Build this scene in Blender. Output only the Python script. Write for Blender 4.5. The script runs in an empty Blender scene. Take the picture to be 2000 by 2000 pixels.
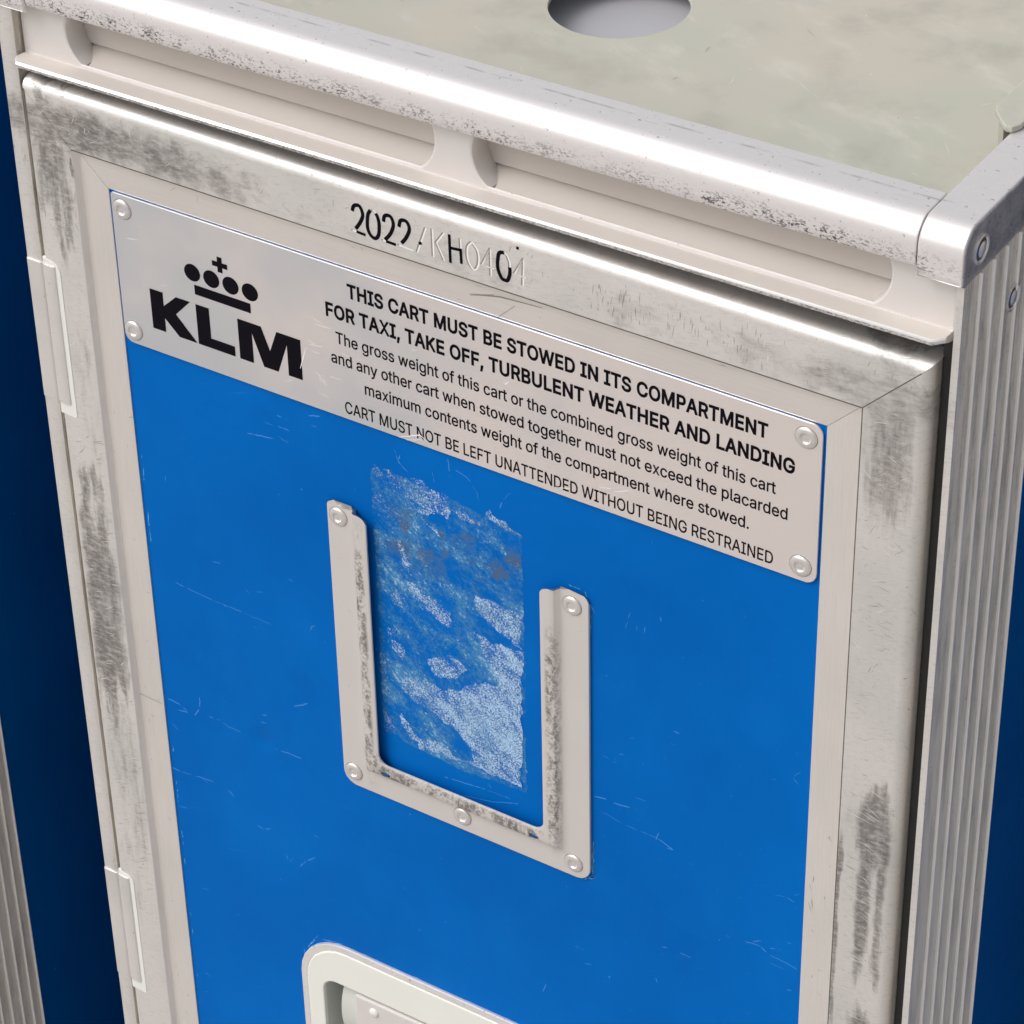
import bpy, math, random
from mathutils import Vector, Matrix
from math import radians, sin, cos, pi, sqrt

scene = bpy.context.scene
COL = scene.collection
FLOOR = 0.97            # height of the cart's reference line (0 mm in the cart drawing) above the floor, m

# ------------------------------------------------------------------ camera
YAW, PITCH, ROLL, FOC = -0.5836801, -0.6292906, -0.0229863, 6174.333
cam = bpy.data.cameras.new('camera')
cam.sensor_width = 36.0
cam.lens = 36.0 * FOC / 2000.0
cam.clip_start = 0.05
cam.clip_end = 200.0
cam_ob = bpy.data.objects.new('camera', cam)
COL.objects.link(cam_ob)
fw = Vector((sin(YAW) * cos(PITCH), cos(YAW) * cos(PITCH), sin(PITCH)))
rt = Vector((cos(YAW), -sin(YAW), 0))
up = rt.cross(fw)
rt, up = rt * cos(ROLL) + up * sin(ROLL), up * cos(ROLL) - rt * sin(ROLL)
cam_ob.matrix_world = Matrix(((rt.x, up.x, -fw.x, 0.563400), (rt.y, up.y, -fw.y, -0.594230),
                              (rt.z, up.z, -fw.z, 0.446227 + FLOOR), (0, 0, 0, 1)))
scene.camera = cam_ob

# ------------------------------------------------------------------ light: bright overcast, soft light from the front left
SUN_DIR = Vector((-0.42, -0.52, 0.80)).normalized()
world = bpy.data.worlds.new('World')
scene.world = world
world.use_nodes = True
wn = world.node_tree
bg = wn.nodes['Background']
sky = wn.nodes.new('ShaderNodeTexSky')
sky.sky_type = 'NISHITA'
sky.sun_disc = False
sky.sun_elevation = math.asin(SUN_DIR.z)
sky.sun_rotation = math.atan2(SUN_DIR.x, SUN_DIR.y)
sky.dust_density = 6.0
hs = wn.nodes.new('ShaderNodeHueSaturation')          # clouds take most of the blue out of the sky
hs.inputs['Saturation'].default_value = 0.22
wn.links.new(sky.outputs[0], hs.inputs['Color'])
wn.links.new(hs.outputs[0], bg.inputs['Color'])
bg.inputs['Strength'].default_value = 0.15
sun = bpy.data.lights.new('sun', 'SUN')
sun.energy = 0.58
sun.angle = radians(32)
sun.color = (1.0, 0.965, 0.94)
sun_ob = bpy.data.objects.new('sun', sun)
COL.objects.link(sun_ob)
sun_ob.rotation_euler = SUN_DIR.to_track_quat('Z', 'Y').to_euler()
sun_ob.location = (-2, -3, 3)
vs = scene.view_settings
vs.view_transform = 'Standard'
vs.look = 'None'
vs.exposure = 0.10
vs.gamma = 1.0
vs.use_curve_mapping = False

# ------------------------------------------------------------------ node helpers
ROOT = Vector((0.151, 0.40, 0.0))      # the cart's base point; parts are drawn in cart millimetres

class NT:
    """A small writer for procedural node materials; self.P is the position on the cart in millimetres."""
    def __init__(s, name, scale=1.0):
        s.m = bpy.data.materials.new(name)
        s.m.use_nodes = True
        s.t = s.m.node_tree
        s.b = s.t.nodes['Principled BSDF']
        tc = s.t.nodes.new('ShaderNodeTexCoord')
        mp = s.t.nodes.new('ShaderNodeMapping')
        mp.vector_type = 'POINT'
        mp.inputs['Scale'].default_value = (1000,) * 3
        mp.inputs['Location'].default_value = (ROOT.x * 1000, ROOT.y * 1000, -FLOOR * 1000)
        s.t.links.new(tc.outputs['Object'], mp.inputs['Vector'])
        s.P = mp.outputs[0]
        sp = s.t.nodes.new('ShaderNodeSeparateXYZ')
        s.t.links.new(s.P, sp.inputs[0])
        s.x, s.y, s.z = sp.outputs
    def _in(s, sock, v):
        if isinstance(v, bpy.types.NodeSocket):
            s.t.links.new(v, sock)
        else:
            sock.default_value = v
    def math(s, op, a, b=0.0, clamp=False):
        n = s.t.nodes.new('ShaderNodeMath'); n.operation = op; n.use_clamp = clamp
        s._in(n.inputs[0], a); s._in(n.inputs[1], b)
        return n.outputs[0]
    def mul(s, a, b): return s.math('MULTIPLY', a, b)
    def add(s, a, b, clamp=False): return s.math('ADD', a, b, clamp)
    def sub(s, a, b): return s.math('SUBTRACT', a, b)
    def mx(s, a, b): return s.math('MAXIMUM', a, b)
    def step(s, v, a, b, lo=0.0, hi=1.0):
        n = s.t.nodes.new('ShaderNodeMapRange'); n.interpolation_type = 'SMOOTHSTEP'
        s._in(n.inputs['Value'], v)
        n.inputs['From Min'].default_value = a; n.inputs['From Max'].default_value = b
        n.inputs['To Min'].default_value = lo; n.inputs['To Max'].default_value = hi
        return n.outputs[0]
    def vec(s, scale=(1, 1, 1), rot=(0, 0, 0), loc=(0, 0, 0)):
        n = s.t.nodes.new('ShaderNodeMapping'); n.vector_type = 'POINT'
        n.inputs['Scale'].default_value = scale
        n.inputs['Rotation'].default_value = [radians(a) for a in rot]
        n.inputs['Location'].default_value = loc
        s.t.links.new(s.P, n.inputs['Vector'])
        return n.outputs[0]
    def vec2(s, rot, scale, loc=(0, 0, 0)):          # turn first, stretch afterwards
        a = s.vec(rot=rot)
        n = s.t.nodes.new('ShaderNodeMapping'); n.vector_type = 'POINT'
        n.inputs['Scale'].default_value = scale; n.inputs['Location'].default_value = loc
        s.t.links.new(a, n.inputs['Vector'])
        return n.outputs[0]
    def noise(s, scale, detail=4.0, rough=0.55, vec=None, dist=0.0):
        n = s.t.nodes.new('ShaderNodeTexNoise')
        s.t.links.new(vec if vec is not None else s.P, n.inputs['Vector'])
        n.inputs['Scale'].default_value = scale; n.inputs['Detail'].default_value = detail
        n.inputs['Roughness'].default_value = rough; n.inputs['Distortion'].default_value = dist
        return n.outputs[0]
    def vor(s, scale, vec=None, feature='F1'):
        n = s.t.nodes.new('ShaderNodeTexVoronoi'); n.feature = feature
        s.t.links.new(vec if vec is not None else s.P, n.inputs['Vector'])
        n.inputs['Scale'].default_value = scale
        return n.outputs['Distance']
    def mix(s, f, a, b):
        n = s.t.nodes.new('ShaderNodeMix'); n.data_type = 'RGBA'
        s._in(n.inputs['Factor'], f)
        s._in(n.inputs[6], a if isinstance(a, bpy.types.NodeSocket) else (*a, 1.0))
        s._in(n.inputs[7], b if isinstance(b, bpy.types.NodeSocket) else (*b, 1.0))
        return n.outputs[2]
    warped = None
    def box(s, x0, x1, z0, z1, sx=2.0, sz=8.0):
        X, Z = s.warped or (s.x, s.z)
        a = s.mul(s.step(X, x0 - sx, x0 + sx), s.step(X, x1 - sx, x1 + sx, 1.0, 0.0))
        b = s.mul(s.step(Z, z0 - sz, z0 + sz), s.step(Z, z1 - sz, z1 + sz, 1.0, 0.0))
        return s.mul(a, b)
    def set(s, **k):
        names = {'color': 'Base Color', 'metal': 'Metallic', 'rough': 'Roughness', 'alpha': 'Alpha',
                 'coat': 'Coat Weight', 'coat_rough': 'Coat Roughness', 'spec': 'Specular IOR Level',
                 'aniso': 'Anisotropic'}
        for a, v in k.items():
            if isinstance(v, tuple): v = (*v, 1.0)
            s._in(s.b.inputs[names[a]], v)
        return s
    def bump(s, h, dist=0.0001, strength=0.5):
        n = s.t.nodes.new('ShaderNodeBump')
        n.inputs['Distance'].default_value = dist; n.inputs['Strength'].default_value = strength
        s._in(n.inputs['Height'], h)
        s.t.links.new(n.outputs[0], s.b.inputs['Normal'])

ALU = (0.77, 0.74, 0.715)
SOOT = (0.115, 0.105, 0.105)

def mat_frame(name, stains=True):
    """Scuffed anodised aluminium: sooty rub marks, fine cross scratches, nicks."""
    n = NT(name)
    patch = n.noise(0.055, 5, 0.62, n.vec((1, 1, 0.45)))
    fine = n.noise(0.55, 6, 0.7, n.vec((0.55, 0.5, 1.2)))
    cross = n.step(n.noise(1.0, 3, 0.6, n.vec2((0, 14, 0), (0.16, 0.2, 2.2))), 0.56, 0.72)
    crossb = n.step(n.noise(1.0, 3, 0.6, n.vec2((0, -65, 0), (0.2, 0.2, 2.0), (7, 3, 1))), 0.60, 0.76)
    specks = n.step(n.noise(1.1, 3, 0.6), 0.665, 0.74)
    col = n.mix(n.step(n.noise(0.03, 3, 0.5), 0.35, 0.7), ALU, (0.69, 0.675, 0.655))
    if stains:
        w1 = n.sub(n.noise(0.06, 4, 0.65, n.vec(loc=(40, 3, 8))), 0.5); w2 = n.sub(n.noise(0.09, 4, 0.65, n.vec((2.5, 1, 0.5))), 0.5)
        n.warped = (n.add(n.x, n.mul(w1, n.mul(n.step(n.z, -2, 2, 9.0, 60.0), n.step(n.x, 200, 260, 1.0, 0.45)))), n.add(n.z, n.mul(w2, n.mul(n.step(n.z, -6, -1, 95.0, 7.0), n.step(n.x, 200, 260, 1.0, 0.30)))))
        reg = n.mul(n.box(-30, 92, -1, 14, 42, 5), 0.82)
        reg = n.mx(reg, n.mul(n.box(7, 22, -32, 40, 4, 22), 0.80))
        reg = n.mx(reg, n.mul(n.box(8.0, 16.5, -218, -124, 4.0, 24), 0.98)); reg = n.mx(reg, n.mul(n.box(9, 22, -212, -118, 3.5, 22), 0.85))
        reg = n.mx(reg, n.mul(n.box(9, 23, -290, -190, 4, 30), 0.52))
        reg = n.mx(reg, n.mul(n.box(6, 24, -110, -45, 4, 25), 0.42))
        reg = n.mx(reg, n.mul(n.box(277, 292, -38, 40, 4, 18), 0.70))
        reg = n.mx(reg, n.mul(n.box(238, 320, -1, 13, 34, 5), 0.66))
        reg = n.mx(reg, n.mul(n.box(100, 236, -1, 13, 20, 4), 0.40))
        reg = n.mx(reg, n.mul(n.box(282.2, 293, -152, -122, 2.6, 10), 0.92))
        reg = n.mx(reg, n.mul(n.box(283.2, 287.4, -196, -138, 1.8, 12), 0.95)); reg = n.mx(reg, n.mul(n.box(288.8, 292.5, -194, -140, 1.6, 12), 0.82)); reg = n.mx(reg, n.mul(n.box(282.4, 292, -260, -206, 2.4, 8), 0.95))
        reg = n.mx(reg, n.mul(n.box(276, 278.4, -216, -140, 0.8, 16), 0.85))
        reg = n.mx(reg, 0.24); n.warped = None
        up_run = n.noise(0.28, 5, 0.65, n.vec((1.6, 1, 0.22)))
        side_run = n.noise(0.20, 5, 0.65, n.vec((0.55, 1, 1.3)))
        top = n.step(n.z, -1.5, 1.5)
        streak = n.add(n.mul(side_run, top), n.mul(up_run, n.sub(1.0, top)))
        base = n.add(n.mul(patch, 0.5), n.mul(streak, 0.5))
        lim = n.sub(0.80, n.mul(reg, 0.50))
        st = n.step(n.sub(base, lim), -0.14, 0.20)
        st = n.mul(st, n.step(fine, 0.28, 0.60, 0.30, 1.0))
        col = n.mix(n.step(n.noise(0.8, 4, 0.75, n.vec((0.6, 1, 1.3), loc=(3, 1, 2))), 0.50, 0.75, 0.0, 0.30), col, (0.36, 0.34, 0.325))
        # long dark rub streaks keep the run of the upright
        col = n.mix(n.mul(st, 0.80), col, (0.125, 0.108, 0.102))
        col = n.mix(n.mul(n.mul(cross, reg), 0.6), col, (0.10, 0.09, 0.09))
        col = n.mix(n.mul(n.mul(crossb, n.add(reg, 0.2)), 0.5), col, (0.12, 0.11, 0.11))
        light = n.step(n.noise(1.0, 2, 0.5, n.vec2((0, 10, 0), (0.13, 0.2, 2.6), (31, 5, 9))), 0.66, 0.74)
        col = n.mix(n.mul(light, n.mul(reg, 0.8)), col, (0.82, 0.79, 0.77))
    col = n.mix(n.mul(specks, 0.6), col, (0.14, 0.12, 0.115))
    pale_scr = n.step(n.noise(1.0, 3, 0.6, n.vec2((0, 30, 0), (0.35, 0.3, 1.6), (11, 8, 2))), 0.70, 0.77)  # pale scratches scattered at random
    col = n.mix(n.mul(pale_scr, 0.6), col, (0.88, 0.86, 0.84))
    n.set(color=col, metal=0.72, rough=n.step(fine, 0.3, 0.75, 0.43, 0.56))
    n.bump(n.add(n.mul(fine, 0.6), n.mul(cross, -0.5)), 0.00012, 0.35)
    return n.m

def mat_clean(name, tint=ALU, rough=0.40, metal=0.72, specks=0.5):
    n = NT(name)
    f = n.noise(0.5, 5, 0.65)
    b = n.noise(0.025, 3, 0.5)
    s1 = n.step(n.noise(0.42, 4, 0.7), 0.70, 0.80)
    br = n.mul(n.noise(1.0, 4, 0.7, n.vec((0.05, 1.0, 2.6))), n.step(n.z, -10, -8)) if name == 'clean_aluminium' else None
    bv = n.mul(n.noise(1.0, 4, 0.7, n.vec((2.6, 1.0, 0.05))), n.step(n.z, -10, -8, 1.0, 0.0)) if name == 'clean_aluminium' else None
    col = n.mix(n.step(b, 0.3, 0.7), tint, tuple(v * 0.945 for v in tint))
    if br is not None: col = n.mix(n.step(n.add(br, bv), 0.35, 0.75, 0.0, 0.28), col, tuple(v * 0.72 for v in tint))
    col = n.mix(n.mul(s1, specks), col, (0.25, 0.23, 0.22))
    n.set(color=col, metal=metal, rough=n.step(f, 0.25, 0.75, rough - 0.04, rough + 0.06))
    n.bump(f, 0.0001, 0.12)
    return n.m

def mat_rail(name, lip=False):
    """Polished round rail: pitted and blackened along its lower flank, pecked all over."""
    n = NT(name)
    zt = n.sub(n.z, n.mul(n.sub(n.x, 150.0), 0.0085))
    band = n.mul(n.step(zt, 43.0, 45.0), n.step(zt, 47.0, 51.2, 1.0, 0.0))
    if lip: band = n.mul(n.step(n.y, -3.5, -4.0), n.step(zt, 26.9, 27.3, 1.0, 0.0))
    cl = n.step(n.noise(0.035, 3, 0.6, n.vec((1, 0.2, 0.2))), 0.30, 0.6)
    pit = n.add(n.mul(n.noise(1.9, 3, 0.65, n.vec((0.55, 1, 1))), 0.75), n.mul(n.noise(0.25, 2, 0.5), 0.25))
    pits = n.mul(n.mul(n.step(pit, 0.42 if lip else 0.50, 0.60), band), n.add(n.mul(cl, 0.8), 0.6 if lip else 0.25, True))
    loose = n.mul(n.step(n.noise(0.75, 3, 0.62, n.vec((0.8, 1, 1), loc=(9, 2, 4))), 0.65, 0.73), 0.8)
    rubs = n.mul(n.step(n.noise(1.0, 4, 0.7, n.vec((0.07, 1.1, 1.1), loc=(2, 2, 7))), 0.60, 0.72), n.step(n.noise(0.05, 3, 0.6, n.vec(loc=(31, 2, 7))), 0.45, 0.65))
    loose = n.mx(loose, n.mul(rubs, 0.4))
    line = n.mul(n.mul(n.step(n.y, 9.6, 10.1), n.step(n.y, 10.3, 10.8, 1.0, 0.0)),
                 n.mul(n.step(n.noise(0.09, 3, 0.6), 0.42, 0.6), 0.45))
    brush = n.noise(0.4, 4, 0.65)
    col = n.mix(n.step(brush, 0.3, 0.7), (0.80, 0.77, 0.76), (0.775, 0.745, 0.74))
    col = n.mix(pits, col, (0.085, 0.075, 0.08))
    col = n.mix(n.mx(loose, line), col, (0.22, 0.20, 0.20))
    # side-rail flanks: dark reflection put into the colour, with rub marks
    if lip: col = n.mix(0.38, col, (0.40, 0.36, 0.33))
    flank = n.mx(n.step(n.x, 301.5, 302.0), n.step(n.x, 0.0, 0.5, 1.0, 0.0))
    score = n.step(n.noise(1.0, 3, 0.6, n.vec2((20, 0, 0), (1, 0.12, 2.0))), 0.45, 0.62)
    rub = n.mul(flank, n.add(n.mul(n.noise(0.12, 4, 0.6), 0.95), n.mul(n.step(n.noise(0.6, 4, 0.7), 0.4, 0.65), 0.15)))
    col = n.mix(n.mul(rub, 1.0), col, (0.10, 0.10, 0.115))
    n.set(color=col, metal=0.25 if lip else 0.55, rough=n.step(brush, 0.2, 0.8, 0.56, 0.62) if lip else n.step(brush, 0.25, 0.75, 0.27, 0.34))
    n.bump(brush, 0.00003, 0.2)
    return n.m

def mat_side(name):
    """Grey upright, dull and streaked with black rubber."""
    n = NT(name)
    st = n.noise(0.22, 5, 0.65, n.vec((1.5, 1.5, 0.16)))
    fine = n.noise(0.9, 4, 0.7)
    reg = n.step(n.z, -170.0, 30.0, 0.35, 0.95)
    col = n.mix(n.step(st, 0.3, 0.75), (0.72, 0.67, 0.59), (0.57, 0.53, 0.47))
    d = n.step(n.add(n.mul(st, 0.75), n.mul(fine, 0.25)), 0.44, 0.64)
    hair = n.step(n.noise(1.0, 4, 0.7, n.vec((3, 3, 0.10))), 0.52, 0.66)
    col = n.mix(n.mul(n.mul(d, n.add(n.mul(hair, 0.6), 0.35)), reg), col, (0.13, 0.115, 0.11))
    nick = n.step(n.noise(0.33, 4, 0.7, n.vec((1, 1, 0.7))), 0.665, 0.73)
    col = n.mix(n.mul(nick, 0.6), col, (0.12, 0.11, 0.11))
    n.set(color=col, metal=0.2, rough=0.5)
    n.bump(fine, 0.0001, 0.3)
    return n.m

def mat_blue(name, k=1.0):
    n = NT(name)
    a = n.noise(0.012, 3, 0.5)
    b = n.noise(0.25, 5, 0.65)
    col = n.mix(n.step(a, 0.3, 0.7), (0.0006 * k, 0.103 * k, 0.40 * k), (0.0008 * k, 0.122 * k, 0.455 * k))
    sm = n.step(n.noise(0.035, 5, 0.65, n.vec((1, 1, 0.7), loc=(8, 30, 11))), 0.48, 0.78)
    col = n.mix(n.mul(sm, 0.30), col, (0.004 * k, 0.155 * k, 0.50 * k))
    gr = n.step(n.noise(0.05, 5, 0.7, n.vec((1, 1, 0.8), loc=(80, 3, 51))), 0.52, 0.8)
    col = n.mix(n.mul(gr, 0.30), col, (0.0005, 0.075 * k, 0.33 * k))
    scuff = n.step(n.noise(1.0, 3, 0.62, n.vec2((0, 18, 0), (0.05, 0.2, 0.9))), 0.64, 0.80)
    scuff = n.mul(scuff, n.step(n.noise(0.03, 2, 0.5, n.vec(loc=(50, 9, 3))), 0.48, 0.68))
    col = n.mix(n.mul(scuff, 0.22), col, (0.05, 0.25, 0.62))
    dot = n.step(n.noise(0.42, 2, 0.5, n.vec(loc=(3, 70, 20))), 0.775, 0.80)
    col = n.mix(n.mul(dot, 0.55), col, (0.07, 0.32, 0.70))
    n.set(color=col, metal=0.0, rough=n.step(b, 0.3, 0.7, 0.46, 0.53), spec=0.025)
    # two shallow knocks in the sheet
    dx, dz = n.sub(n.x, 73.0), n.add(n.z, 200.1)
    r = n.math('SQRT', n.add(n.mul(dx, dx), n.mul(dz, dz)))
    n.bump(n.add(n.mul(n.step(r, 0.0, 6.5), 9.0), n.add(n.mul(b, 0.10), n.mul(scuff, -0.6))), 0.00009, 0.6)
    return n.m

def mat_plain(name, color, rough=0.5, metal=0.0, var=0.06, scale=0.2, spec=0.5):
    n = NT(name)
    f = n.noise(scale, 4, 0.6)
    col = n.mix(f, tuple(v * (1 - var) for v in color), tuple(min(1, v * (1 + var)) for v in color))
    n.set(color=col, rough=rough, metal=metal, spec=spec)
    n.bump(n.noise(1.2, 3, 0.6), 0.00005, 0.12)
    return n.m

def mat_placard(name):
    n = NT(name)
    brush = n.noise(1.0, 3, 0.6, n.vec((0.02, 1, 2.5)))
    blot = n.noise(0.02, 3, 0.5)
    col = n.mix(n.step(n.add(blot, n.mul(n.sub(n.x, 100), 0.0022)), 0.3, 0.75), (0.70, 0.72, 0.76), (0.92, 0.85, 0.83))  # reflection put into the colour: bluish left, paler pinkish right
    sm = n.step(n.noise(0.2, 5, 0.7), 0.68, 0.78)
    col = n.mix(n.mul(sm, 0.35), col, (0.42, 0.41, 0.42))
    n.set(color=col, metal=0.85, rough=n.step(brush, 0.2, 0.8, 0.30, 0.38))
    n.bump(brush, 0.00004, 0.15)
    return n.m

def mat_tray(name):
    n = NT(name)
    a = n.noise(0.013, 4, 0.55)
    b = n.noise(0.09, 5, 0.62, n.vec2((0, 0, 25), (0.5, 1.1, 1)))
    col = n.mix(n.step(a, 0.36, 0.66), (0.50, 0.465, 0.40), (0.445, 0.455, 0.385))
    col = n.mix(n.step(b, 0.52, 0.75), col, (0.545, 0.52, 0.455))
    col = n.mix(n.mul(n.step(n.noise(0.05, 4, 0.6, n.vec(loc=(9, 9, 0))), 0.48, 0.75), 0.7), col, (0.385, 0.365, 0.31))
    sc = n.step(n.noise(0.12, 3, 0.6, n.vec2((0, 0, 35), (0.3, 1.6, 1))), 0.70, 0.77)
    col = n.mix(n.mul(sc, 0.6), col, (0.58, 0.56, 0.50))
    n.set(color=col, metal=0.1, rough=n.step(b, 0.3, 0.7, 0.38, 0.5))
    n.bump(n.noise(0.5, 4, 0.6), 0.0001, 0.15)
    return n.m

def mat_paper(name):
    """Torn label paper that is left on the panel: fibrous, half see-through in specks."""
    n = NT(name)
    f = n.noise(1.7, 3, 0.7)
    g = n.noise(0.20, 5, 0.7, n.vec2((0, -35, 0), (0.7, 1, 1.2)))
    amount = n.add(n.mul(f, 0.5), n.mul(g, 0.5))
    low = n.step(n.z, -170.0, -90.0, 0.035, 0.0)
    a = n.step(n.add(amount, n.add(low, n.mul(n.sub(n.x, 150.0), 0.0012))), 0.45, 0.61)
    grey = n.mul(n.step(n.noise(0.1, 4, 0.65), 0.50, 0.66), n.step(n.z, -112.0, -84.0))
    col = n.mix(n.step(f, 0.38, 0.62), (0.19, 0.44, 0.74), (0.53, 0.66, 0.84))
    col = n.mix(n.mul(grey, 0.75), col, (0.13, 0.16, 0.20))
    n.set(color=col, rough=0.8, alpha=n.mul(a, 0.82))
    n.bump(f, 0.0002, 0.5)
    return n.m

def mat_film(name):
    """The thin skin of old glue around the paper."""
    n = NT(name)
    g = n.noise(0.10, 5, 0.7, n.vec2((0, -38, 0), (0.7, 1, 1.2)))
    f = n.noise(0.9, 4, 0.7)
    flake = n.step(n.add(n.mul(n.noise(0.9, 5, 0.75, n.vec2((0, -38, 0), (0.85, 1, 1.1))), 0.6), n.mul(g, 0.4)), 0.545, 0.60)
    col = n.mix(f, (0.03, 0.23, 0.50), (0.10, 0.36, 0.62))
    col = n.mix(n.mul(flake, 0.7), col, (0.36, 0.55, 0.78))
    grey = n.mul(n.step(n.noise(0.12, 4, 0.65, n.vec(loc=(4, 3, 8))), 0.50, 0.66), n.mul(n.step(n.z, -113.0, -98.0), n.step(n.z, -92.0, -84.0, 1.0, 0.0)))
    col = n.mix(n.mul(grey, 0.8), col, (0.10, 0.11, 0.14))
    a = n.mul(n.step(n.add(n.mul(g, 0.7), n.mul(f, 0.3)), 0.42, 0.62), 0.62)
    a = n.mx(a, n.mul(flake, 0.75))
    n.set(color=col, rough=0.6, alpha=n.mx(a, n.mul(grey, 0.55)))
    return n.m

def mat_holder(name):
    n = NT(name)
    # dirt in the channel of the U: both arms inside the bend and the foot
    arms = n.mx(n.box(114.2, 118.5, -192, -103, 0.8, 12), n.box(181.5, 185.2, -190, -112, 0.9, 9))
    foot = n.mul(n.box(114, 186, -192.5, -186, 4, 1.0), n.step(n.x, 116, 182))
    foot = n.mx(n.box(117, 181, -192.5, -187, 3, 1.0), n.box(114, 122, -193, -183, 1.5, 2.0))
    reg = n.mx(arms, foot)
    d = n.add(n.mul(n.noise(0.3, 5, 0.7, n.vec((1, 1, 0.5))), 0.6), n.mul(n.noise(1.1, 3, 0.7), 0.4))
    m = n.mul(n.step(d, 0.43, 0.60), reg)
    col = n.mix(n.noise(0.05, 3, 0.5), (0.72, 0.68, 0.655), (0.67, 0.635, 0.61))
    col = n.mix(n.mul(m, 0.82), col, (0.10, 0.09, 0.08))
    col = n.mix(n.mul(n.step(n.noise(0.35, 3, 0.6), 0.70, 0.76), 0.35), col, (0.3, 0.28, 0.27))
    n.set(color=col, metal=0.55, rough=0.42)
    n.bump(n.noise(0.8, 4, 0.6), 0.0001, 0.2)
    return n.m

M_FRAME = mat_frame('scuffed_aluminium')
M_STRIP = mat_clean('clean_aluminium', (0.835, 0.80, 0.765), 0.42, 0.75, 0.25)
M_EDGE = mat_clean('highlight_and_worn_edge', (0.92, 0.90, 0.87), 0.34, 0.55, 0.3)  # lip and rib highlights put into the colour; bright scratches too
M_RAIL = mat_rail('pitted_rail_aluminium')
M_LIP = mat_rail('chipped_lip_aluminium', True)
M_WEB = mat_clean('satin_aluminium', (0.72, 0.685, 0.665), 0.42, 0.35, 0.25)
M_SIDE = mat_side('grey_upright_aluminium')
M_BLUE = mat_blue('blue_panel_paint')
M_BLUE_SHADED = mat_blue('shaded_blue_side_paint', 0.60)  # darker copy of the panel blue, shade between carts put into the colour
M_SCR = mat_plain('scratched_blue_paint', (0.022, 0.205, 0.58), 0.5)
M_CHIP = mat_plain('chipped_pale_paint', (0.10, 0.36, 0.66), 0.5)
M_DARKSCR = mat_plain('dark_scuff', (0.004, 0.03, 0.12), 0.6)
M_SLOT = mat_plain('beige_slot_lining', (0.575, 0.53, 0.49), 0.5, 0.0, 0.05, 0.05, 0.25)
M_PLATE = mat_placard('brushed_placard_metal')
M_INK = mat_plain('black_ink', (0.006, 0.005, 0.008), 0.6, 0.0, 0.2, 0.2, 0.03)
M_SCUFF = mat_plain('dark_scuff_on_metal', (0.30, 0.28, 0.27), 0.5, 0.4)
M_GRIME = mat_plain('grime_round_rivet', (0.30, 0.28, 0.265), 0.6, 0.2, 0.4, 0.8)
M_SEAM = mat_plain('dark_seam_and_recess', (0.12, 0.105, 0.09), 0.8, 0.0, 0.3, 0.2, 0.1)  # dark tone for the frame seams and the rivets' recessed rings
M_GOUGE_LIT = mat_plain('gouged_and_highlight_metal', (0.93, 0.91, 0.90), 0.4, 0.2)
M_STAMP = mat_plain('stamped_shade_and_scratch_metal', (0.30, 0.27, 0.25), 0.5, 0.4)
M_TRAY = mat_tray('stained_tray_sheet')
M_TSCR = mat_plain('pale_tray_scratch', (0.66, 0.645, 0.58), 0.5)
M_CUP = mat_plain('grey_cup_floor', (0.52, 0.52, 0.55), 0.4, 0.3, 0.05, 0.03)
M_PAPER = mat_paper('torn_label_paper')
M_FILM = mat_film('old_glue_film')
M_HOLD = mat_holder('dirty_holder_metal')
M_RIVET = mat_clean('rivet_metal', (0.78, 0.745, 0.725), 0.30, 0.8, 0.2)
M_HINGE = mat_frame('hinge_aluminium', False)
M_LATCH = mat_plain('off_white_latch_and_lit_edge', (0.70, 0.70, 0.655), 0.35, 0.0, 0.03, 0.05)
M_CAVE = mat_plain('grey_latch_recess', (0.52, 0.535, 0.50), 0.4, 0.0, 0.03, 0.05)
M_GAP = mat_plain('black_gap_and_hole', (0.012, 0.012, 0.012), 0.6)

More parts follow.
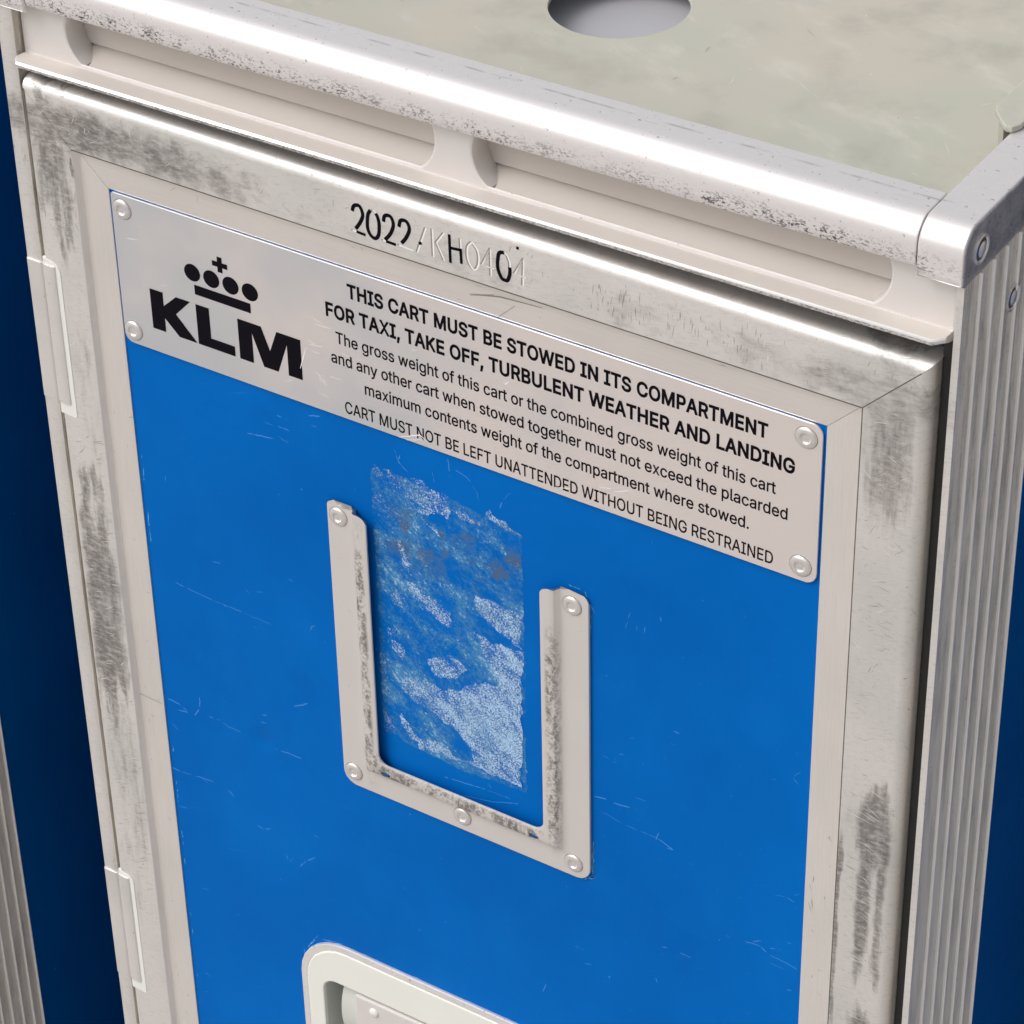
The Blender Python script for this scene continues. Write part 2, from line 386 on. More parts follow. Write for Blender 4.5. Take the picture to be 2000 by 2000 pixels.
# ------------------------------------------------------------------ mesh helpers (all in cart millimetres)
class MB:
    def __init__(s): s.v = []; s.f = []; s.mi = []
    def put(s, verts, faces, mi=0):
        o = len(s.v); s.v += [tuple(p) for p in verts]
        s.f += [tuple(i + o for i in f) for f in faces]; s.mi += [mi] * len(faces)
    def box(s, x0, x1, y0, y1, z0, z1, mi=0):
        v = [(x, y, z) for x in (x0, x1) for y in (y0, y1) for z in (z0, z1)]
        s.put(v, [(0, 1, 3, 2), (4, 6, 7, 5), (0, 4, 5, 1), (2, 3, 7, 6), (0, 2, 6, 4), (1, 5, 7, 3)], mi)
    def sweep(s, rings, closed_ring=True, caps=True, mi=0):
        n = len(rings[0]); v = [p for r in rings for p in r]; f = []
        for i in range(len(rings) - 1):
            for j in range(n if closed_ring else n - 1):
                k = (j + 1) % n
                f.append((i * n + j, i * n + k, (i + 1) * n + k, (i + 1) * n + j))
        if caps and closed_ring:
            f += [tuple(range(n - 1, -1, -1)), tuple((len(rings) - 1) * n + j for j in range(n))]
        s.put(v, f, mi)
    def prism_x(s, prof, x0, x1, mi=0):          # prof: (y, z)
        s.sweep([[(x0, y, z) for y, z in prof], [(x1, y, z) for y, z in prof]], mi=mi)
    def lathe(s, c, prof, n=28, mi=0, axis='y'):  # prof: (radius, height out of the surface)
        rings = []
        for k in range(n):
            a = 2 * pi * k / n; ring = []
            for r, h in prof:
                if axis == 'y': ring.append((c[0] + r * cos(a), c[1] - h, c[2] + r * sin(a)))
                else: ring.append((c[0] + h, c[1] + r * cos(a), c[2] + r * sin(a)))
            rings.append(ring)
        rings.append(rings[0]); s.sweep(rings, False, False, mi)
    def stroke(s, pts, w, y, mi=0, taper=0.35):   # a thin flat mark in the door plane
        L, R = [], []
        for i, (x, z) in enumerate(pts):
            a = pts[max(i - 1, 0)]; b = pts[min(i + 1, len(pts) - 1)]
            d = Vector((b[0] - a[0], b[1] - a[1]))
            if d.length < 1e-6: d = Vector((1, 0))
            d.normalize(); h = w / 2 * (taper if i in (0, len(pts) - 1) else 1)
            L.append((x - d.y * h, y, z + d.x * h)); R.append((x + d.y * h, y, z - d.x * h))
        n = len(pts)
        s.put(L + R, [(i, i + 1, n + i + 1, n + i) for i in range(n - 1)], mi)
    def build(s, name, mats, parent, bevel=0.0, seg=2, smooth=35, tilt=False, fix=True):
        me = bpy.data.meshes.new(name)
        vv = [(x, y, z + (0.0085 * (x - 150) if tilt else 0)) for x, y, z in s.v]
        vv = [(x / 1000 - ROOT.x, y / 1000 - ROOT.y, z / 1000 + FLOOR - ROOT.z) for x, y, z in vv]
        me.from_pydata(vv, [], s.f)
        if not isinstance(mats, (list, tuple)): mats = [mats]
        for m in mats: me.materials.append(m)
        me.polygons.foreach_set('material_index', s.mi)
        if fix:
            import bmesh
            bm = bmesh.new(); bm.from_mesh(me)
            bmesh.ops.recalc_face_normals(bm, faces=bm.faces); bm.to_mesh(me); bm.free()
        me.update()
        if smooth:
            me.shade_smooth(); me.set_sharp_from_angle(angle=radians(smooth))
        ob = bpy.data.objects.new(name, me); COL.objects.link(ob); ob.parent = parent
        if bevel:
            b = ob.modifiers.new('bevel', 'BEVEL'); b.width = bevel / 1000; b.segments = seg
            b.limit_method = 'ANGLE'; b.angle_limit = radians(40); b.harden_normals = True
        return ob

def curve_mesh(splines, extrude=0.0, bevel=0.0, offset=0.0, bezier=False, res=4):
    """Fill closed outlines (holes by nesting) and give back verts and faces in the outlines' own plane."""
    cu = bpy.data.curves.new('outline', 'CURVE'); cu.dimensions = '2D'; cu.fill_mode = 'BOTH'
    cu.extrude = extrude; cu.bevel_depth = bevel; cu.bevel_resolution = 1; cu.offset = offset; cu.resolution_u = res
    for sp in splines:
        if bezier:
            b = cu.splines.new('BEZIER'); b.bezier_points.add(len(sp) - 1)
            for p, q in zip(b.bezier_points, sp):
                p.handle_left_type = p.handle_right_type = 'FREE'
                p.handle_left = (q[0], q[1], 0); p.co = (q[2], q[3], 0); p.handle_right = (q[4], q[5], 0)
        else:
            b = cu.splines.new('POLY'); b.points.add(len(sp) - 1)
            for p, q in zip(b.points, sp): p.co = (q[0], q[1], 0, 1)
        b.use_cyclic_u = True
    ob = bpy.data.objects.new('outline', cu); COL.objects.link(ob)
    dg = bpy.context.evaluated_depsgraph_get()
    me = bpy.data.meshes.new_from_object(ob.evaluated_get(dg))
    v = [tuple(p.co) for p in me.vertices]; f = [tuple(p.vertices) for p in me.polygons]
    bpy.data.objects.remove(ob); bpy.data.curves.remove(cu); bpy.data.meshes.remove(me)
    return v, f

from mathutils.geometry import delaunay_2d_cdt
def glyph_tris(contours, grow):
    """Flatten the outlines, fatten them by grow units and fill by winding number (outlines may cross themselves)."""
    polys = []
    for c in contours:
        pts = []
        for a, b in zip(c, c[1:] + c[:1]):
            p0, p1, p2, p3 = (a[2], a[3]), (a[4], a[5]), (b[0], b[1]), (b[2], b[3])
            flat = abs((p3[0]-p0[0])*(p1[1]-p0[1])-(p3[1]-p0[1])*(p1[0]-p0[0])) + abs((p3[0]-p0[0])*(p2[1]-p0[1])-(p3[1]-p0[1])*(p2[0]-p0[0])) < 400
            n = 1 if flat else 5
            for k in range(n):
                t = k / n; u = 1 - t
                pts.append(tuple(u**3*q0 + 3*u*u*t*q1 + 3*u*t*t*q2 + t**3*q3 for q0, q1, q2, q3 in zip(p0, p1, p2, p3)))
        pts = [p for p, q in zip(pts, pts[-1:] + pts[:-1]) if abs(p[0]-q[0]) + abs(p[1]-q[1]) > 0.5]
        out = []
        for i, p in enumerate(pts):
            a = (Vector(p) - Vector(pts[i-1])).normalized(); b = (Vector(pts[(i+1) % len(pts)]) - Vector(p)).normalized()
            na, nb = Vector((-a.y, a.x)), Vector((-b.y, b.x))
            h = na + nb
            k = 1 / max(0.75, h.length_squared / 2) if h.length > 1e-3 else 0
            out.append(Vector(p) + h * (grow * k / 1.0) * (0.5 if k == 0 else 1.0) * 1.0)
        polys.append(out)
    V, E = [], []
    for q in polys:
        o = len(V); V += q; E += [(o + i, o + (i + 1) % len(q)) for i in range(len(q))]
    v, e, f, *_ = delaunay_2d_cdt(V, E, [], 0, 0.01)
    keep = []
    for t in f:
        c = sum((v[i] for i in t), Vector((0, 0))) / len(t); w = 0
        for q in polys:
            for a, b in zip(q, q[1:] + q[:1]):
                if a.y <= c.y < b.y or b.y <= c.y < a.y:
                    if a.x + (c.y - a.y) / (b.y - a.y) * (b.x - a.x) > c.x: w += 1 if b.y > a.y else -1
        if w: keep.append(tuple(t))
    return [tuple(p) for p in v], keep

def plate(mb, loops, yf, yb, bevel=0.0, mi=0):     # outline in (x, z), front at yf, back at yb
    h = (yb - yf) / 2
    v, f = curve_mesh(loops, h - bevel, bevel, -bevel)
    mb.put([(x, yf + h - w, z) for x, z, w in v], f, mi)

def plate_plan(mb, loops, z0, z1, bevel=0.0, mi=0):   # outline in (x, y)
    h = (z1 - z0) / 2
    v, f = curve_mesh(loops, h - bevel, bevel, -bevel)
    mb.put([(x, y, z0 + h + w) for x, y, w in v], f, mi)

def arc(cx, cz, r, a0, a1, n=8):
    return [(cx + r * cos(radians(a0 + (a1 - a0) * i / n)), cz + r * sin(radians(a0 + (a1 - a0) * i / n))) for i in range(n + 1)]

def rrect(x0, x1, z0, z1, r, n=7):
    r4 = r if isinstance(r, (list, tuple)) else [r] * 4      # bl, br, tr, tl
    return (arc(x0 + r4[0], z0 + r4[0], r4[0], 180, 270, n) + arc(x1 - r4[1], z0 + r4[1], r4[1], 270, 360, n) +
            arc(x1 - r4[2], z1 - r4[2], r4[2], 0, 90, n) + arc(x0 + r4[3], z1 - r4[3], r4[3], 90, 180, n))

def empty(name, loc, parent=None):
    o = bpy.data.objects.new(name, None); COL.objects.link(o); o.location = loc; o.parent = parent
    o.empty_display_size = 0.1
    return o


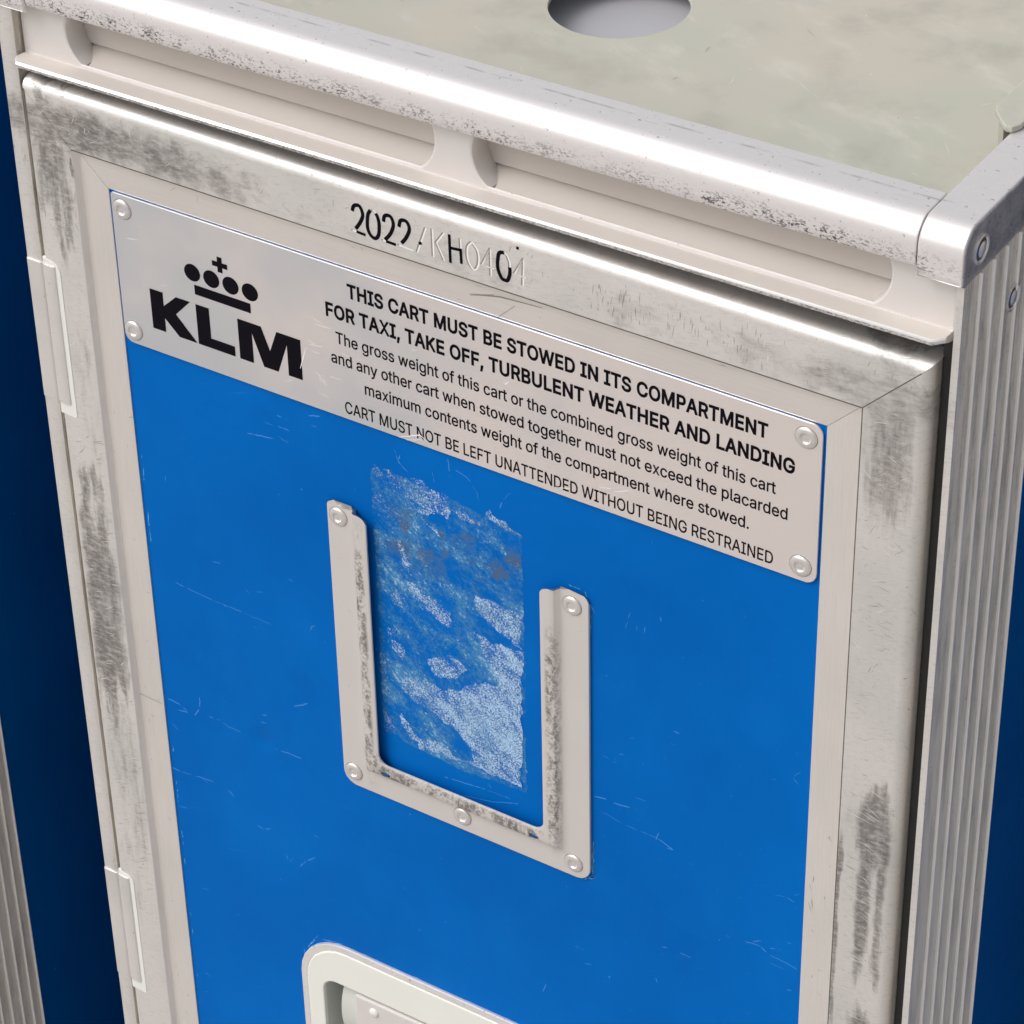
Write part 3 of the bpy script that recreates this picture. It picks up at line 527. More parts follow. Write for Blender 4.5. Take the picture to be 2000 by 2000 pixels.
# ------------------------------------------------------------------ drawn outlines: letter shapes, torn paper, scratches (cart millimetres)
